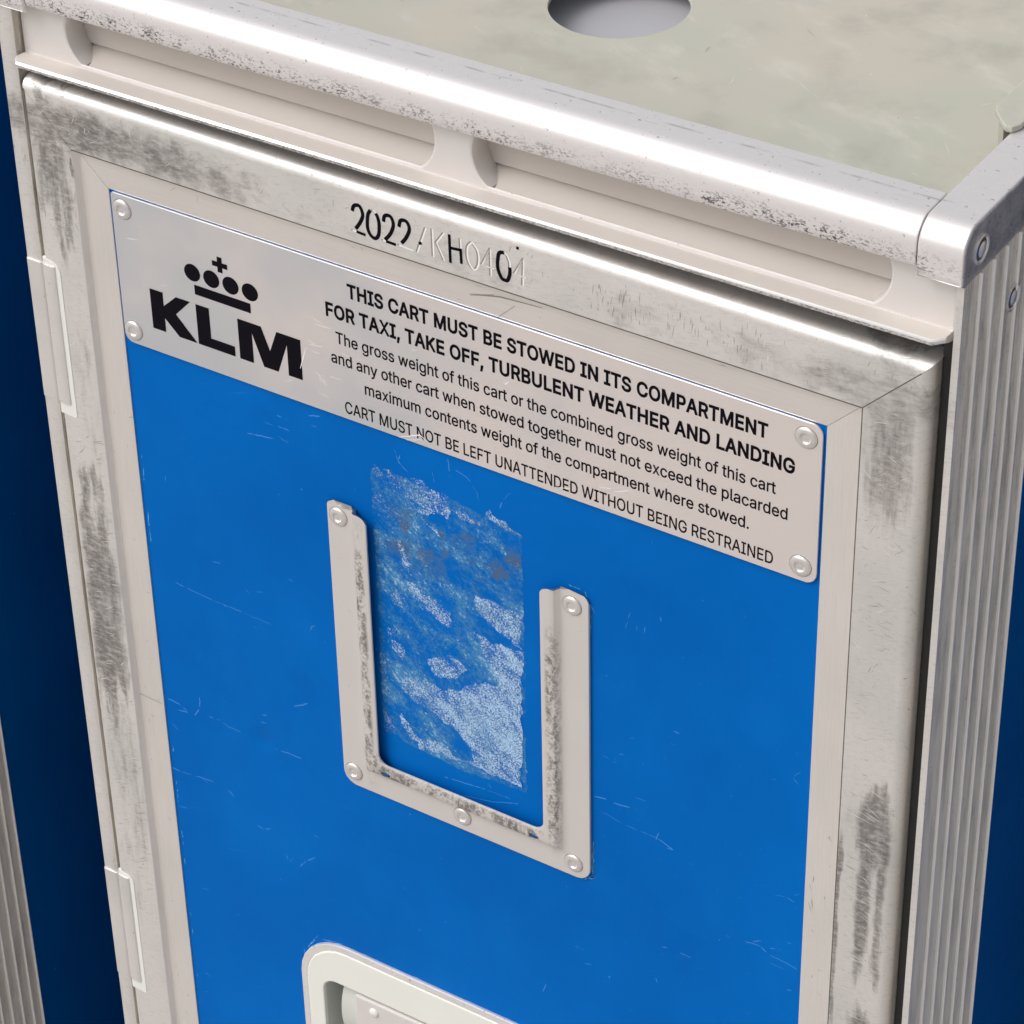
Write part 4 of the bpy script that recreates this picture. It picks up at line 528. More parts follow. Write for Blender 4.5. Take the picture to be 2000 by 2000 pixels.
GLYPHS={" ":[188,[]],",":[188,[[[53,-119,38,-119,48,-56],[58,8,68,71,91,71],[114,71,137,71,119,8],[102,-56,84,-119,69,-119]]]],".":[188,[[[108,-4,95,-4,83,-4],[72,0,63,9,54,18],[50,28,50,41,50,54],[54,65,63,73,72,82],[83,87,95,87,108,87],[119,82,128,73,137,65],[141,54,141,41,141,28],[137,18,128,9,119,0]]]],"A":[480,[[[39,0,16,0,78,170],[140,339,201,509,226,509],[251,509,276,509,338,339],[401,170,463,0,440,0],[418,0,395,0,359,101],[323,202,287,302,281,321],[273,344,264,372,255,400],[245,435,232,478,236,478],[241,478,245,478,233,435],[222,399,213,371,204,343],[196,320,191,302,155,202],[120,101,85,0,62,0]],[[197,142,110,142,110,161],[110,180,110,199,197,199],[283,199,370,199,370,180],[370,161,370,142,283,142]]]],"B":[456,[[[122,0,60,0,60,170],[60,339,60,509,120,509],[181,509,241,509,276,509],[306,503,329,491,352,479],[369,462,381,442,392,422],[398,399,398,374,398,352],[394,334,387,320,379,306],[369,294,356,286,344,277],[330,271,315,267,315,265],[315,264,315,262,331,261],[347,255,363,245,379,235],[392,221,402,203,413,185],[418,163,418,136,418,111],[412,87,400,67,388,46],[370,30,344,18,319,6],[287,0,247,0,184,0]],[[125,115,125,57,165,57],[205,57,245,57,284,57],[313,65,330,80,347,95],[355,114,355,137,355,154],[351,170,342,184,334,198],[321,209,306,218,290,227],[271,231,248,231,207,231],[166,231,125,231,125,173]],[[125,341,125,285,162,285],[200,285,238,285,257,285],[273,289,288,296,303,303],[315,313,323,326,332,339],[336,355,336,372,336,395],[328,414,313,429,297,444],[273,452,240,452,202,452],[163,452,125,452,125,396]]]],"C":[510,[[[293,-7,267,-7,223,-7],[184,4,150,25,116,46],[89,76,70,115,50,154],[40,201,40,254,40,308],[50,354,70,393,89,432],[116,462,150,484,184,505],[223,516,267,516,293,516],[317,512,340,504,363,497],[384,486,402,471,420,457],[436,439,448,418,460,398],[468,374,473,348,451,348],[430,348,408,348,404,366],[398,381,389,395,381,408],[370,419,357,428,345,438],[331,444,315,449,300,454],[284,456,267,456,236,456],[208,448,184,432,159,417],[139,394,125,364,111,334],[103,297,103,254,103,211],[111,175,125,145,140,115],[159,92,184,76,209,61],[236,53,267,53,284,53],[300,55,315,60,331,65],[345,71,357,81,370,90],[381,101,389,114,398,128],[404,143,408,160,430,160],[451,160,473,160,469,135],[460,111,448,91,436,70],[421,52,402,38,384,23],[363,12,341,5,318,-3]]]],"D":[502,[[[271,0,219,0,178,0],[137,0,96,0,96,19],[96,38,96,57,136,57],[175,57,215,57,256,57],[291,65,318,81,345,97],[366,119,379,149,392,179],[399,214,399,255,399,296],[392,331,379,361,366,390],[346,412,320,428,293,444],[260,452,221,452,178,452],[136,452,93,452,93,471],[93,490,93,509,137,509],[181,509,225,509,275,509],[317,499,353,478,388,458],[415,429,433,391,452,353],[462,308,462,255,462,202],[452,157,433,119,414,81],[387,51,351,31,314,10]],[[103,509,125,509,125,339],[125,170,125,0,103,0],[82,0,60,0,60,170],[60,339,60,509,82,509]]]],"E":[419,[[[165,0,60,0,60,170],[60,339,60,509,164,509],[268,509,372,509,372,490],[372,471,372,452,290,452],[207,452,125,452,125,396],[125,341,125,286,202,286],[278,286,355,286,355,267],[355,248,355,229,278,229],[202,229,125,229,125,172],[125,114,125,57,208,57],[292,57,375,57,375,38],[375,19,375,0,270,0]]]],"F":[410,[[[82,0,60,0,60,170],[60,339,60,509,163,509],[266,509,369,509,369,490],[369,471,369,452,288,452],[206,452,125,452,125,394],[125,336,125,278,198,278],[272,278,346,278,346,259],[346,240,346,221,272,221],[198,221,125,221,125,147],[125,74,125,0,103,0]]]],"G":[520,[[[309,-7,269,-7,223,-7],[184,4,149,25,115,46],[88,77,69,116,50,155],[40,201,40,254,40,308],[50,354,69,393,88,432],[115,462,149,484,183,505],[221,516,265,516,292,516],[317,512,340,504,364,496],[385,484,403,469,422,454],[437,437,449,416,461,396],[470,373,474,349,452,349],[430,349,408,349,403,365],[396,380,387,393,379,406],[368,417,356,427,344,436],[330,444,315,448,300,453],[283,456,265,456,235,456],[208,448,183,432,159,417],[139,394,125,364,111,334],[103,297,103,254,103,211],[111,175,125,145,140,115],[159,92,184,76,209,61],[237,53,269,53,297,53],[323,59,345,71,367,83],[384,101,396,123,409,146],[415,172,415,202,421,201],[428,200,434,199,384,199],[333,199,283,199,283,218],[283,237,283,256,348,256],[413,256,478,256,478,237],[478,219,478,200,478,158],[469,122,451,91,433,60],[408,36,377,19,345,2]]]],"H":[517,[[[82,0,60,0,60,170],[60,339,60,509,82,509],[103,509,125,509,125,435],[125,362,125,289,214,289],[303,289,392,289,392,362],[392,435,392,509,414,509],[435,509,457,509,457,339],[457,170,457,0,435,0],[414,0,392,0,392,77],[392,155,392,232,303,232],[214,232,125,232,125,155],[125,77,125,0,103,0]]]],"I":[300,[[[111,0,31,0,31,19],[31,38,31,57,60,57],[89,57,118,57,118,189],[118,320,118,452,89,452],[60,452,31,452,31,471],[31,490,31,509,111,509],[190,509,269,509,269,490],[269,471,269,452,240,452],[212,452,183,452,183,320],[183,189,183,57,212,57],[240,57,269,57,269,38],[269,19,269,0,190,0]]]],"K":[467,[[[146,189,104,145,104,169],[104,193,104,216,116,232],[128,247,139,261,151,275],[162,290,174,303,187,317],[199,331,212,344,262,399],[313,454,364,509,392,509],[420,509,448,509,376,431],[304,353,231,276,230,276],[229,276,228,276,187,233]],[[82,0,60,0,60,170],[60,339,60,509,82,509],[103,509,125,509,125,451],[125,392,125,334,124,298],[124,261,124,225,124,214],[124,204,125,193,125,129],[125,64,125,0,103,0]],[[398,0,372,0,311,86],[249,173,188,259,201,276],[215,293,228,309,302,206],[375,103,449,0,423,0]]]],"L":[393,[[[160,0,60,0,60,170],[60,339,60,509,82,509],[103,509,125,509,125,358],[125,208,125,57,203,57],[282,57,361,57,361,38],[361,19,361,0,261,0]]]],"M":[628,[[[81,0,60,0,60,170],[60,339,60,509,91,509],[121,509,152,509,193,402],[235,294,277,187,280,180],[284,170,287,159,291,148],[295,136,299,123,303,110],[307,97,311,84,315,71],[319,59,322,49,317,49],[312,49,307,49,310,59],[314,70,318,83,322,95],[326,108,330,121,334,134],[338,147,342,158,346,170],[349,179,352,187,394,294],[435,402,476,509,507,509],[537,509,568,509,568,339],[568,170,568,0,547,0],[525,0,504,0,504,97],[504,194,504,291,504,302],[504,314,504,327,505,340],[505,354,505,369,505,383],[506,398,506,413,506,428],[507,443,507,457,509,457],[511,457,513,457,508,441],[503,426,498,409,492,393],[487,378,482,363,477,348],[472,334,467,322,463,309],[459,299,456,291,418,194],[380,97,342,0,323,0],[305,0,286,0,248,97],[209,194,170,291,167,299],[163,309,159,321,155,333],[150,346,145,361,140,376],[135,391,129,408,124,424],[118,441,112,457,114,457],[117,457,119,457,119,444],[120,431,120,416,120,401],[121,387,121,372,121,357],[121,342,122,328,122,315],[122,302,122,291,122,194],[122,97,122,0,101,0]]]],"N":[523,[[[82,0,60,0,60,170],[60,339,60,509,85,509],[111,509,136,509,205,400],[274,291,343,183,349,174],[355,164,363,151,370,138],[379,123,388,107,396,90],[405,73,414,55,411,55],[408,54,405,54,403,72],[401,90,401,108,400,126],[399,142,399,157,399,172],[399,185,399,195,399,300],[399,404,399,509,420,509],[442,509,463,509,463,339],[463,170,463,0,438,0],[412,0,387,0,325,97],[264,193,202,290,194,303],[186,316,177,331,169,345],[159,362,148,381,137,400],[123,424,108,452,111,453],[115,453,119,454,120,428],[121,405,122,384,123,362],[124,344,124,328,125,312],[125,300,125,291,125,194],[125,97,125,0,103,0]]]],"O":[533,[[[311,-7,267,-7,223,-7],[184,4,150,25,116,46],[90,76,70,115,50,154],[40,201,40,254,40,308],[50,354,70,393,90,432],[116,462,150,484,184,505],[223,516,267,516,311,516],[350,505,384,484,418,462],[444,432,464,393,483,354],[493,308,493,254,493,201],[483,154,464,115,444,76],[418,46,384,25,350,4]],[[236,53,267,53,297,53],[325,61,349,76,374,91],[394,114,408,144,423,174],[430,211,430,254,430,298],[423,335,408,365,394,395],[374,417,349,433,325,448],[297,456,267,456,236,456],[209,448,184,433,159,417],[140,394,125,364,111,334],[103,297,103,254,103,211],[111,174,125,144,140,114],[159,92,184,76,209,61]]]],"P":[445,[[[82,0,60,0,60,170],[60,339,60,509,118,509],[177,509,235,509,274,509],[307,502,332,487,358,473],[377,454,390,430,402,405],[409,378,409,348,409,317],[402,290,390,265,377,241],[358,222,332,207,307,193],[274,186,235,186,193,186],[151,186,109,186,109,205],[109,224,109,242,150,242],[191,242,233,242,259,242],[281,247,297,256,313,265],[325,278,333,294,341,310],[344,328,344,348,344,368],[341,386,333,402,325,417],[313,430,297,439,280,448],[259,452,232,452,196,452],[160,452,125,452,125,301],[125,151,125,0,103,0]]]],"R":[449,[[[82,0,60,0,60,170],[60,339,60,509,119,509],[177,509,236,509,275,509],[307,502,333,489,359,475],[378,457,390,433,403,410],[409,382,409,352,409,321],[403,295,390,271,378,248],[359,230,333,217,307,204],[275,198,236,198,189,198],[143,198,96,198,96,217],[96,236,96,255,142,255],[188,255,234,255,260,255],[281,259,298,267,314,275],[326,286,334,300,341,315],[345,332,345,352,345,372],[341,390,334,405,326,420],[314,431,298,440,281,448],[259,452,233,452,197,452],[161,452,125,452,125,301],[125,151,125,0,103,0]],[[378,0,353,0,312,76],[271,153,230,229,254,229],[279,229,303,229,344,153],[386,76,428,0,403,0]]]],"S":[447,[[[263,-9,224,-9,187,-9],[155,-3,128,9,100,21],[79,38,64,60,49,82],[40,107,38,137,60,137],[82,137,104,137,106,117],[112,101,123,88,134,75],[149,65,166,59,184,52],[203,49,224,49,247,49],[268,53,286,60,304,68],[319,78,329,92,340,105],[346,121,346,139,346,155],[341,169,332,179,323,189],[311,198,296,205,281,211],[264,217,245,222,224,228],[204,234,184,239,142,251],[109,268,86,289,63,311],[52,339,52,372,52,401],[60,426,75,448,90,469],[111,486,138,498,164,510],[194,516,227,516,261,516],[290,510,316,498,342,486],[362,469,377,449,392,428],[400,404,401,378,380,378],[358,378,337,378,335,403],[323,423,302,437,281,451],[256,459,225,459,203,459],[184,455,167,448,151,441],[138,431,129,418,120,406],[115,391,115,376,115,358],[120,344,131,334,142,323],[154,314,169,308,184,302],[199,297,212,293,230,289],[247,284,264,279,279,275],[295,270,312,264,328,257],[344,248,359,238,373,227],[385,214,395,198,404,181],[408,162,408,139,408,111],[401,86,386,64,372,41],[351,24,323,11,296,-2]]]],"T":[449,[[[85,452,32,452,32,471],[32,490,32,509,160,509],[288,509,417,509,417,490],[417,471,417,452,363,452],[310,452,257,452,257,301],[257,151,257,0,235,0],[214,0,193,0,193,151],[193,301,193,452,139,452]]]],"U":[517,[[[299,-8,259,-8,219,-8],[184,0,154,15,124,31],[101,53,85,80,68,107],[60,138,60,173,60,285],[60,397,60,509,81,509],[103,509,124,509,124,399],[124,288,124,178,124,154],[130,132,141,113,152,94],[167,79,187,68,207,57],[231,52,259,52,287,52],[311,57,331,68,351,79],[366,94,377,113,387,132],[393,154,393,178,393,288],[393,399,393,509,414,509],[436,509,457,509,457,397],[457,285,457,173,457,138],[449,107,433,80,416,53],[393,31,363,15,334,0]]]],"W":[686,[[[180,0,155,0,109,170],[63,339,16,509,38,509],[60,509,82,509,109,404],[136,300,163,196,168,179],[172,163,175,145,179,128],[183,111,187,94,190,76],[194,58,197,40,194,40],[192,40,189,40,193,58],[196,76,200,94,203,111],[207,128,211,145,215,163],[220,179,224,196,251,300],[279,404,306,509,331,509],[355,509,380,509,407,404],[434,300,462,196,466,179],[470,163,474,145,478,128],[482,111,486,94,490,76],[494,58,497,40,494,40],[491,40,488,40,492,58],[495,76,499,94,502,111],[506,128,510,145,515,163],[519,179,523,196,550,300],[576,404,603,509,625,509],[647,509,670,509,623,339],[577,170,530,0,505,0],[480,0,455,0,426,108],[397,215,368,323,362,344],[357,367,351,391,346,416],[341,444,336,475,341,475],[345,475,350,475,345,445],[340,419,335,395,330,371],[324,347,318,323,289,215],[260,108,230,0,205,0]]]],"X":[474,[[[43,0,18,0,84,95],[151,190,217,284,217,268],[217,252,217,236,155,327],[92,418,29,509,54,509],[79,509,104,509,129,473],[153,437,178,400,188,385],[197,372,204,361,211,350],[217,340,223,329,229,318],[236,306,243,292,240,292],[236,292,232,292,239,306],[246,318,252,329,258,339],[264,350,272,361,279,372],[288,385,298,400,323,437],[348,473,374,509,398,509],[422,509,446,509,384,419],[321,329,259,239,259,255],[259,271,259,287,324,191],[390,96,456,0,431,0],[406,0,382,0,352,43],[322,86,292,129,283,143],[275,155,268,165,262,175],[256,185,250,195,244,206],[238,217,230,231,235,231],[240,231,244,231,238,218],[231,207,225,196,219,186],[213,176,206,166,199,155],[191,143,182,129,152,86],[122,43,91,0,67,0]]]],"a":[389,[[[182,-9,160,-9,136,-9],[114,-4,94,5,75,14],[59,27,48,45,36,62],[30,83,30,108,30,130],[35,147,43,161,52,175],[63,185,78,193,92,201],[108,207,125,211,143,215],[160,218,178,220,201,223],[219,225,234,227,248,228],[258,231,265,235,272,239],[276,245,276,255,276,255],[276,256,276,257,276,272],[273,286,267,297,261,308],[252,316,240,322,228,328],[213,331,196,331,178,331],[162,328,149,322,136,317],[126,309,118,301,110,292],[104,283,100,274,80,280],[61,285,41,291,50,314],[62,332,79,346,95,360],[113,369,133,375,153,381],[173,384,194,384,208,384],[223,383,239,379,255,376],[271,370,286,360,301,351],[313,338,322,320,332,303],[337,280,337,251,337,168],[337,84,337,0,317,0],[297,0,277,0,277,17],[277,35,277,52,275,52],[274,52,272,52,268,43],[261,34,252,25,243,15],[230,7,215,1,200,-5]],[[155,45,170,45,193,45],[212,50,228,59,243,68],[255,79,263,93,271,107],[276,122,276,138,276,155],[276,173,276,190,273,187],[268,184,259,182,251,180],[242,178,231,176,221,174],[210,172,200,171,190,170],[182,169,175,168,161,166],[147,163,134,159,121,154],[111,148,103,139,96,131],[92,119,92,105,92,92],[95,81,102,72,109,63],[118,57,130,52,142,48]]]],"b":[424,[[[261,-8,229,-8,206,-8],[187,-4,172,4,158,12],[146,21,138,31,129,42],[123,51,118,59,116,59],[114,59,112,59,112,39],[112,20,112,0,92,0],[72,0,53,0,53,170],[53,339,53,509,73,509],[93,509,114,509,114,446],[114,382,114,319,115,319],[117,319,118,319,123,327],[129,336,137,346,145,356],[157,365,171,373,186,381],[205,384,229,384,261,384],[289,376,313,361,337,345],[356,322,370,293,383,263],[390,229,390,189,390,149],[383,114,370,84,356,55],[337,32,313,16,289,0]],[[197,47,220,47,244,47],[263,53,279,66,295,78],[308,95,316,117,324,138],[328,162,328,189,328,216],[324,240,316,261,308,282],[296,299,280,311,264,324],[244,330,220,330,197,330],[177,324,161,312,145,300],[133,284,125,263,117,242],[113,217,113,189,113,161],[117,136,125,115,133,94],[146,77,162,65,178,53]]]],"c":[396,[[[226,-8,207,-8,173,-8],[143,0,117,16,91,33],[71,56,56,85,41,114],[34,149,34,187,34,227],[41,262,56,291,71,321],[91,343,117,360,143,376],[173,384,207,384,226,384],[243,382,260,377,276,372],[292,365,305,356,319,347],[330,335,340,322,350,309],[357,294,362,277,342,272],[322,267,303,262,300,272],[296,281,290,289,285,297],[278,305,270,311,262,317],[253,322,242,325,232,328],[220,330,207,330,182,330],[161,323,145,310,129,297],[116,280,108,258,100,237],[96,213,96,187,96,162],[100,139,108,117,116,96],[129,79,145,66,161,53],[182,46,207,46,220,46],[232,48,243,52,253,55],[263,60,271,66,279,72],[286,80,292,89,297,97],[301,107,304,117,324,112],[343,107,363,102,358,85],[351,70,341,56,332,43],[320,31,306,21,293,12],[277,4,261,-1,244,-6]]]],"d":[424,[[[219,-8,195,-8,164,-8],[136,0,111,16,87,32],[68,55,55,84,41,114],[34,149,34,189,34,229],[41,263,55,293,69,322],[88,345,112,361,136,376],[164,384,196,384,219,384],[238,381,253,373,268,365],[279,356,287,346,296,336],[302,327,306,319,308,319],[309,319,311,319,311,382],[311,446,311,509,331,509],[351,509,372,509,372,339],[372,170,372,0,352,0],[332,0,313,0,313,20],[313,39,313,59,311,59],[309,59,307,59,302,51],[295,42,287,31,278,21],[267,12,252,4,238,-4]],[[181,47,205,47,227,47],[247,53,263,65,279,77],[291,94,299,115,308,136],[312,161,312,189,312,217],[308,242,300,263,292,284],[279,300,263,312,247,324],[228,330,205,330,181,330],[161,324,145,311,129,299],[116,282,108,261,100,240],[96,216,96,189,96,162],[100,138,109,117,117,95],[129,78,145,66,161,53]]]],"e":[404,[[[238,-8,212,-8,175,-8],[143,0,117,16,90,33],[70,56,56,85,41,114],[34,148,34,187,34,226],[41,260,55,290,69,319],[89,343,115,359,141,376],[171,384,205,384,226,384],[246,381,266,374,285,367],[303,356,319,341,335,326],[348,306,357,282,366,258],[371,228,371,194,371,186],[371,178,371,169,272,169],[174,169,75,169,75,187],[75,204,75,221,163,221],[250,221,338,221,329,215],[319,208,310,202,310,227],[306,249,298,269,290,288],[278,303,263,314,247,325],[228,330,205,330,182,330],[163,325,146,313,130,302],[118,288,109,270,100,251],[96,232,96,211,96,200],[96,189,96,178,96,150],[101,126,110,106,120,87],[134,72,151,61,168,51],[189,46,212,46,228,46],[241,48,254,53,266,57],[277,64,285,73,294,82],[301,93,306,105,325,101],[345,96,365,91,359,71],[349,54,335,39,321,24],[303,13,283,4,262,-4]]]],"f":[254,[[[154,379,228,379,228,362],[228,344,228,327,154,327],[80,327,6,327,6,344],[6,362,6,379,80,379]],[[101,0,81,0,81,144],[81,288,81,432,81,453],[86,471,96,486,106,500],[119,511,135,519,152,526],[169,530,187,530,201,530],[213,529,222,527,232,525],[238,523,243,521,238,503],[233,486,227,468,224,470],[220,471,215,472,210,473],[203,474,195,474,176,474],[163,469,154,460,146,451],[142,437,142,419,142,279],[142,140,142,0,121,0]]]],"g":[425,[[[238,-151,207,-151,179,-151],[155,-147,134,-140,113,-132],[96,-123,82,-110,69,-98],[58,-84,51,-69,67,-60],[84,-50,101,-41,107,-49],[113,-57,122,-66,130,-75],[141,-82,154,-88,168,-94],[186,-97,207,-97,238,-97],[263,-90,282,-75,302,-60],[311,-37,311,-6,311,19],[311,44,311,68,310,68],[308,68,306,68,301,60],[295,51,287,41,278,32],[267,23,252,16,238,8],[219,5,195,5,164,5],[137,12,113,27,88,41],[69,62,55,90,41,118],[34,152,34,191,34,230],[41,264,55,293,69,322],[88,345,112,361,137,376],[165,384,196,384,220,384],[239,381,253,373,268,365],[280,356,288,346,297,336],[303,327,308,319,309,319],[311,319,313,319,313,339],[313,359,313,379,333,379],[353,379,372,379,372,250],[372,121,372,-9,372,-42],[365,-69,350,-90,335,-111],[316,-126,291,-136,266,-146]],[[181,59,205,59,228,59],[248,64,264,75,280,86],[292,101,300,121,308,141],[312,165,312,193,312,220],[308,243,300,264,292,284],[280,301,264,312,248,324],[228,330,205,330,181,330],[161,324,145,312,129,299],[117,283,109,262,100,242],[96,219,96,193,96,166],[100,143,109,123,117,103],[129,87,145,76,162,65]]]],"h":[410,[[[114,249,114,227,114,151],[114,76,114,0,93,0],[73,0,53,0,53,170],[53,339,53,509,73,509],[93,509,114,509,114,435],[114,361,114,287,110,287],[106,287,102,287,114,322],[131,347,152,362,174,377],[199,384,227,384,253,384],[276,379,295,369,315,358],[330,342,341,321,352,299],[357,273,357,240,357,160],[357,80,357,0,337,0],[316,0,296,0,296,78],[296,157,296,235,296,265],[288,288,273,304,258,321],[237,329,210,329,192,329],[175,325,161,317,146,309],[135,298,126,283,118,267]]]],"i":[167,[[[73,0,53,0,53,126],[53,253,53,379,73,379],[93,379,114,379,114,253],[114,126,114,0,93,0]],[[95,443,84,443,72,443],[62,447,54,455,45,462],[41,472,41,483,41,494],[45,504,54,512,62,520],[72,524,84,524,95,524],[106,520,114,512,122,504],[126,494,126,483,126,472],[122,462,114,455,106,447]]]],"l":[189,[[[147,-2,139,-2,110,-2],[88,5,74,20,60,35],[53,57,53,84,53,226],[53,367,53,509,73,509],[93,509,114,509,114,372],[114,235,114,99,114,81],[116,69,120,62,125,55],[133,52,146,52,152,52],[157,52,160,53,164,53],[167,54,170,54,173,37],[177,20,181,3,175,1],[169,0,162,-1,154,-2]]]],"m":[610,[[[73,0,53,0,53,126],[53,253,53,379,72,379],[92,379,112,379,112,351],[112,323,112,295,111,295],[109,295,108,295,113,316],[121,332,132,346,144,359],[157,369,172,376,187,383],[203,386,219,386,247,386],[270,378,287,361,305,344],[316,322,321,295,318,295],[315,295,312,295,317,313],[325,329,337,343,349,357],[364,367,381,375,398,382],[416,386,437,386,459,386],[479,381,497,372,515,362],[530,348,541,328,551,309],[557,285,557,255,557,170],[557,85,557,0,536,0],[516,0,496,0,496,85],[496,169,496,254,496,281],[488,301,473,313,457,325],[439,330,419,330,402,330],[387,327,374,320,362,313],[352,303,345,290,339,278],[335,263,335,247,335,165],[335,82,335,0,315,0],[295,0,274,0,274,87],[274,173,274,260,274,281],[267,298,253,311,239,324],[221,330,199,330,185,330],[171,327,158,320,144,313],[134,303,126,289,118,276],[114,258,114,238,114,159],[114,79,114,0,93,0]]]],"n":[410,[[[114,249,114,227,114,151],[114,76,114,0,93,0],[73,0,53,0,53,126],[53,253,53,379,72,379],[92,379,112,379,112,349],[112,318,112,287,109,287],[106,287,102,287,114,322],[131,347,152,362,174,377],[199,384,227,384,253,384],[276,379,295,369,314,358],[330,342,341,321,352,299],[357,273,357,240,357,160],[357,80,357,0,337,0],[316,0,296,0,296,78],[296,157,296,235,296,265],[288,288,273,304,258,321],[237,329,210,329,192,329],[175,325,161,317,146,309],[135,298,126,283,118,267]]]],"o":[415,[[[242,-8,207,-8,173,-8],[143,0,117,16,91,33],[71,56,56,85,41,114],[34,149,34,187,34,227],[41,262,56,291,71,321],[91,343,117,360,143,376],[173,384,207,384,242,384],[273,376,299,360,325,343],[345,321,359,291,374,262],[381,227,381,187,381,149],[374,114,359,85,345,56],[325,33,299,16,273,0]],[[182,46,207,46,233,46],[254,53,270,66,287,79],[299,96,307,117,315,139],[319,162,319,187,319,213],[315,236,307,258,299,280],[287,297,270,310,254,323],[233,330,207,330,182,330],[161,323,145,310,129,297],[116,280,108,258,100,237],[96,213,96,187,96,162],[100,139,108,117,116,96],[129,79,145,66,161,53]]]],"p":[424,[[[73,-143,53,-143,53,31],[53,205,53,379,72,379],[92,379,112,379,112,359],[112,339,112,319,114,319],[116,319,118,319,123,327],[129,336,137,346,145,356],[157,365,171,373,186,381],[205,384,229,384,261,384],[289,376,313,361,337,345],[356,322,370,293,383,263],[390,229,390,189,390,149],[383,114,370,84,356,55],[337,32,313,16,289,0],[261,-8,229,-8,206,-8],[187,-4,173,4,158,12],[146,21,138,31,130,42],[123,51,118,59,117,59],[115,59,114,59,114,-8],[114,-76,114,-143,93,-143]],[[197,47,220,47,244,47],[263,53,279,66,295,78],[308,95,316,117,324,138],[328,162,328,189,328,216],[324,240,316,261,308,282],[296,299,280,311,264,324],[244,330,220,330,197,330],[177,324,161,312,145,300],[133,284,125,263,117,242],[113,217,113,189,113,161],[117,136,125,115,133,94],[146,77,162,65,178,53]]]],"r":[259,[[[73,0,53,0,53,126],[53,253,53,379,72,379],[92,379,112,379,112,360],[112,340,112,321,113,321],[114,321,115,321,122,340],[135,355,152,367,170,379],[190,385,213,385,218,385],[223,385,229,384,235,384],[240,384,243,384,243,363],[243,343,243,322,242,323],[237,323,230,324,223,325],[215,326,207,326,189,326],[173,322,159,315,145,307],[134,297,126,284,118,270],[114,255,114,237,114,158],[114,79,114,0,93,0]]]],"s":[365,[[[211,-8,182,-8,156,-8],[133,-4,112,3,92,11],[75,23,62,38,49,53],[40,72,36,94,55,98],[74,102,94,107,99,86],[109,70,124,60,139,50],[158,45,181,45,208,45],[229,51,244,62,260,74],[268,87,268,103,268,116],[263,127,254,136,245,144],[231,151,212,155,191,160],[170,165,149,170,115,178],[89,191,72,208,55,225],[47,247,47,274,47,296],[53,315,65,332,77,348],[94,361,115,370,136,380],[160,384,187,384,213,384],[235,380,254,372,272,365],[287,353,299,339,310,325],[319,309,324,290,305,286],[287,281,268,277,263,292],[255,304,243,316,230,327],[212,333,187,333,165,333],[146,327,131,317,116,306],[109,293,109,277,109,263],[114,252,124,243,134,235],[150,228,172,223,191,218],[210,214,229,209,264,201],[290,188,306,171,323,154],[331,133,331,107,331,84],[325,64,312,47,300,30],[282,16,260,6,237,-3]]]],"t":[227,[[[138,379,204,379,204,362],[204,344,204,327,138,327],[72,327,6,327,6,344],[6,362,6,379,72,379]],[[65,345,65,471,85,471],[106,471,126,471,126,347],[126,222,126,98,126,81],[129,69,136,61,143,54],[154,50,170,50,174,50],[179,50,185,51,191,52],[197,53,202,54,206,36],[209,19,213,2,207,0],[200,-2,192,-3,184,-4],[176,-4,168,-4,136,-4],[110,4,92,21,74,38],[65,62,65,93,65,219]]]],"u":[410,[[[211,-5,182,-5,157,-5],[134,0,115,11,95,21],[80,37,69,59,58,80],[53,107,53,139,53,219],[53,299,53,379,73,379],[93,379,114,379,114,301],[114,222,114,144,114,114],[121,91,137,75,152,58],[173,50,200,50,218,50],[235,54,249,62,264,70],[275,81,283,97,292,112],[296,131,296,153,296,228],[296,304,296,379,316,379],[337,379,357,379,357,253],[357,126,357,0,337,0],[318,0,298,0,298,31],[298,61,298,92,301,92],[304,92,307,92,295,57],[279,32,257,17,235,2]]]],"w":[567,[[[158,0,138,0,99,126],[61,253,23,379,44,379],[66,379,87,379,103,324],[118,269,133,214,140,191],[147,165,154,137,161,108],[168,76,175,41,172,41],[168,41,165,41,172,75],[179,106,186,135,193,163],[199,190,206,214,221,269],[237,324,252,379,273,379],[295,379,316,379,332,324],[347,269,362,214,368,190],[375,164,382,136,388,107],[395,76,402,41,399,41],[395,41,391,41,399,75],[406,107,413,135,420,164],[427,190,434,214,449,269],[465,324,480,379,502,379],[523,379,545,379,506,253],[468,126,429,0,409,0],[389,0,368,0,352,57],[335,114,319,172,314,189],[309,207,305,225,300,243],[295,261,291,280,286,299],[281,318,277,338,281,338],[286,338,291,338,286,319],[281,299,277,280,272,261],[267,243,263,225,258,206],[253,189,248,172,231,114],[215,57,199,0,178,0]]]],"x":[379,[[[44,0,21,0,71,73],[121,145,171,218,171,202],[171,187,171,171,124,240],[76,310,29,379,52,379],[76,379,100,379,116,355],[132,330,147,306,160,287],[170,270,179,253,188,237],[198,221,207,206,197,206],[186,206,175,206,185,221],[194,237,202,253,211,270],[221,287,233,306,249,330],[266,355,282,379,305,379],[328,379,352,379,304,309],[256,239,209,169,209,184],[209,199,209,214,258,143],[308,71,358,0,334,0],[310,0,287,0,268,28],[249,57,231,85,219,103],[209,120,200,136,191,152],[182,167,173,182,183,182],[194,182,205,182,195,167],[186,152,178,136,170,120],[160,103,148,85,129,57],[110,28,91,0,68,0]]]],"y":[389,[[[51,-140,47,-139,52,-121],[57,-103,61,-86,65,-86],[68,-87,71,-87,83,-90],[94,-91,104,-89,114,-87],[122,-82,130,-74,138,-66],[145,-53,151,-36,155,-24],[159,-13,163,-1,114,126],[66,252,17,379,40,379],[62,379,84,379,111,305],[138,230,165,155,174,132],[181,109,187,87,193,64],[199,42,206,21,198,21],[191,21,184,21,190,42],[196,64,202,87,209,110],[216,132,224,155,251,230],[278,305,305,379,327,379],[349,379,371,379,316,234],[260,88,204,-58,196,-78],[187,-94,177,-107,166,-120],[153,-129,139,-136,125,-142],[109,-145,91,-145,81,-145],[72,-144,65,-143,57,-142]]]]}
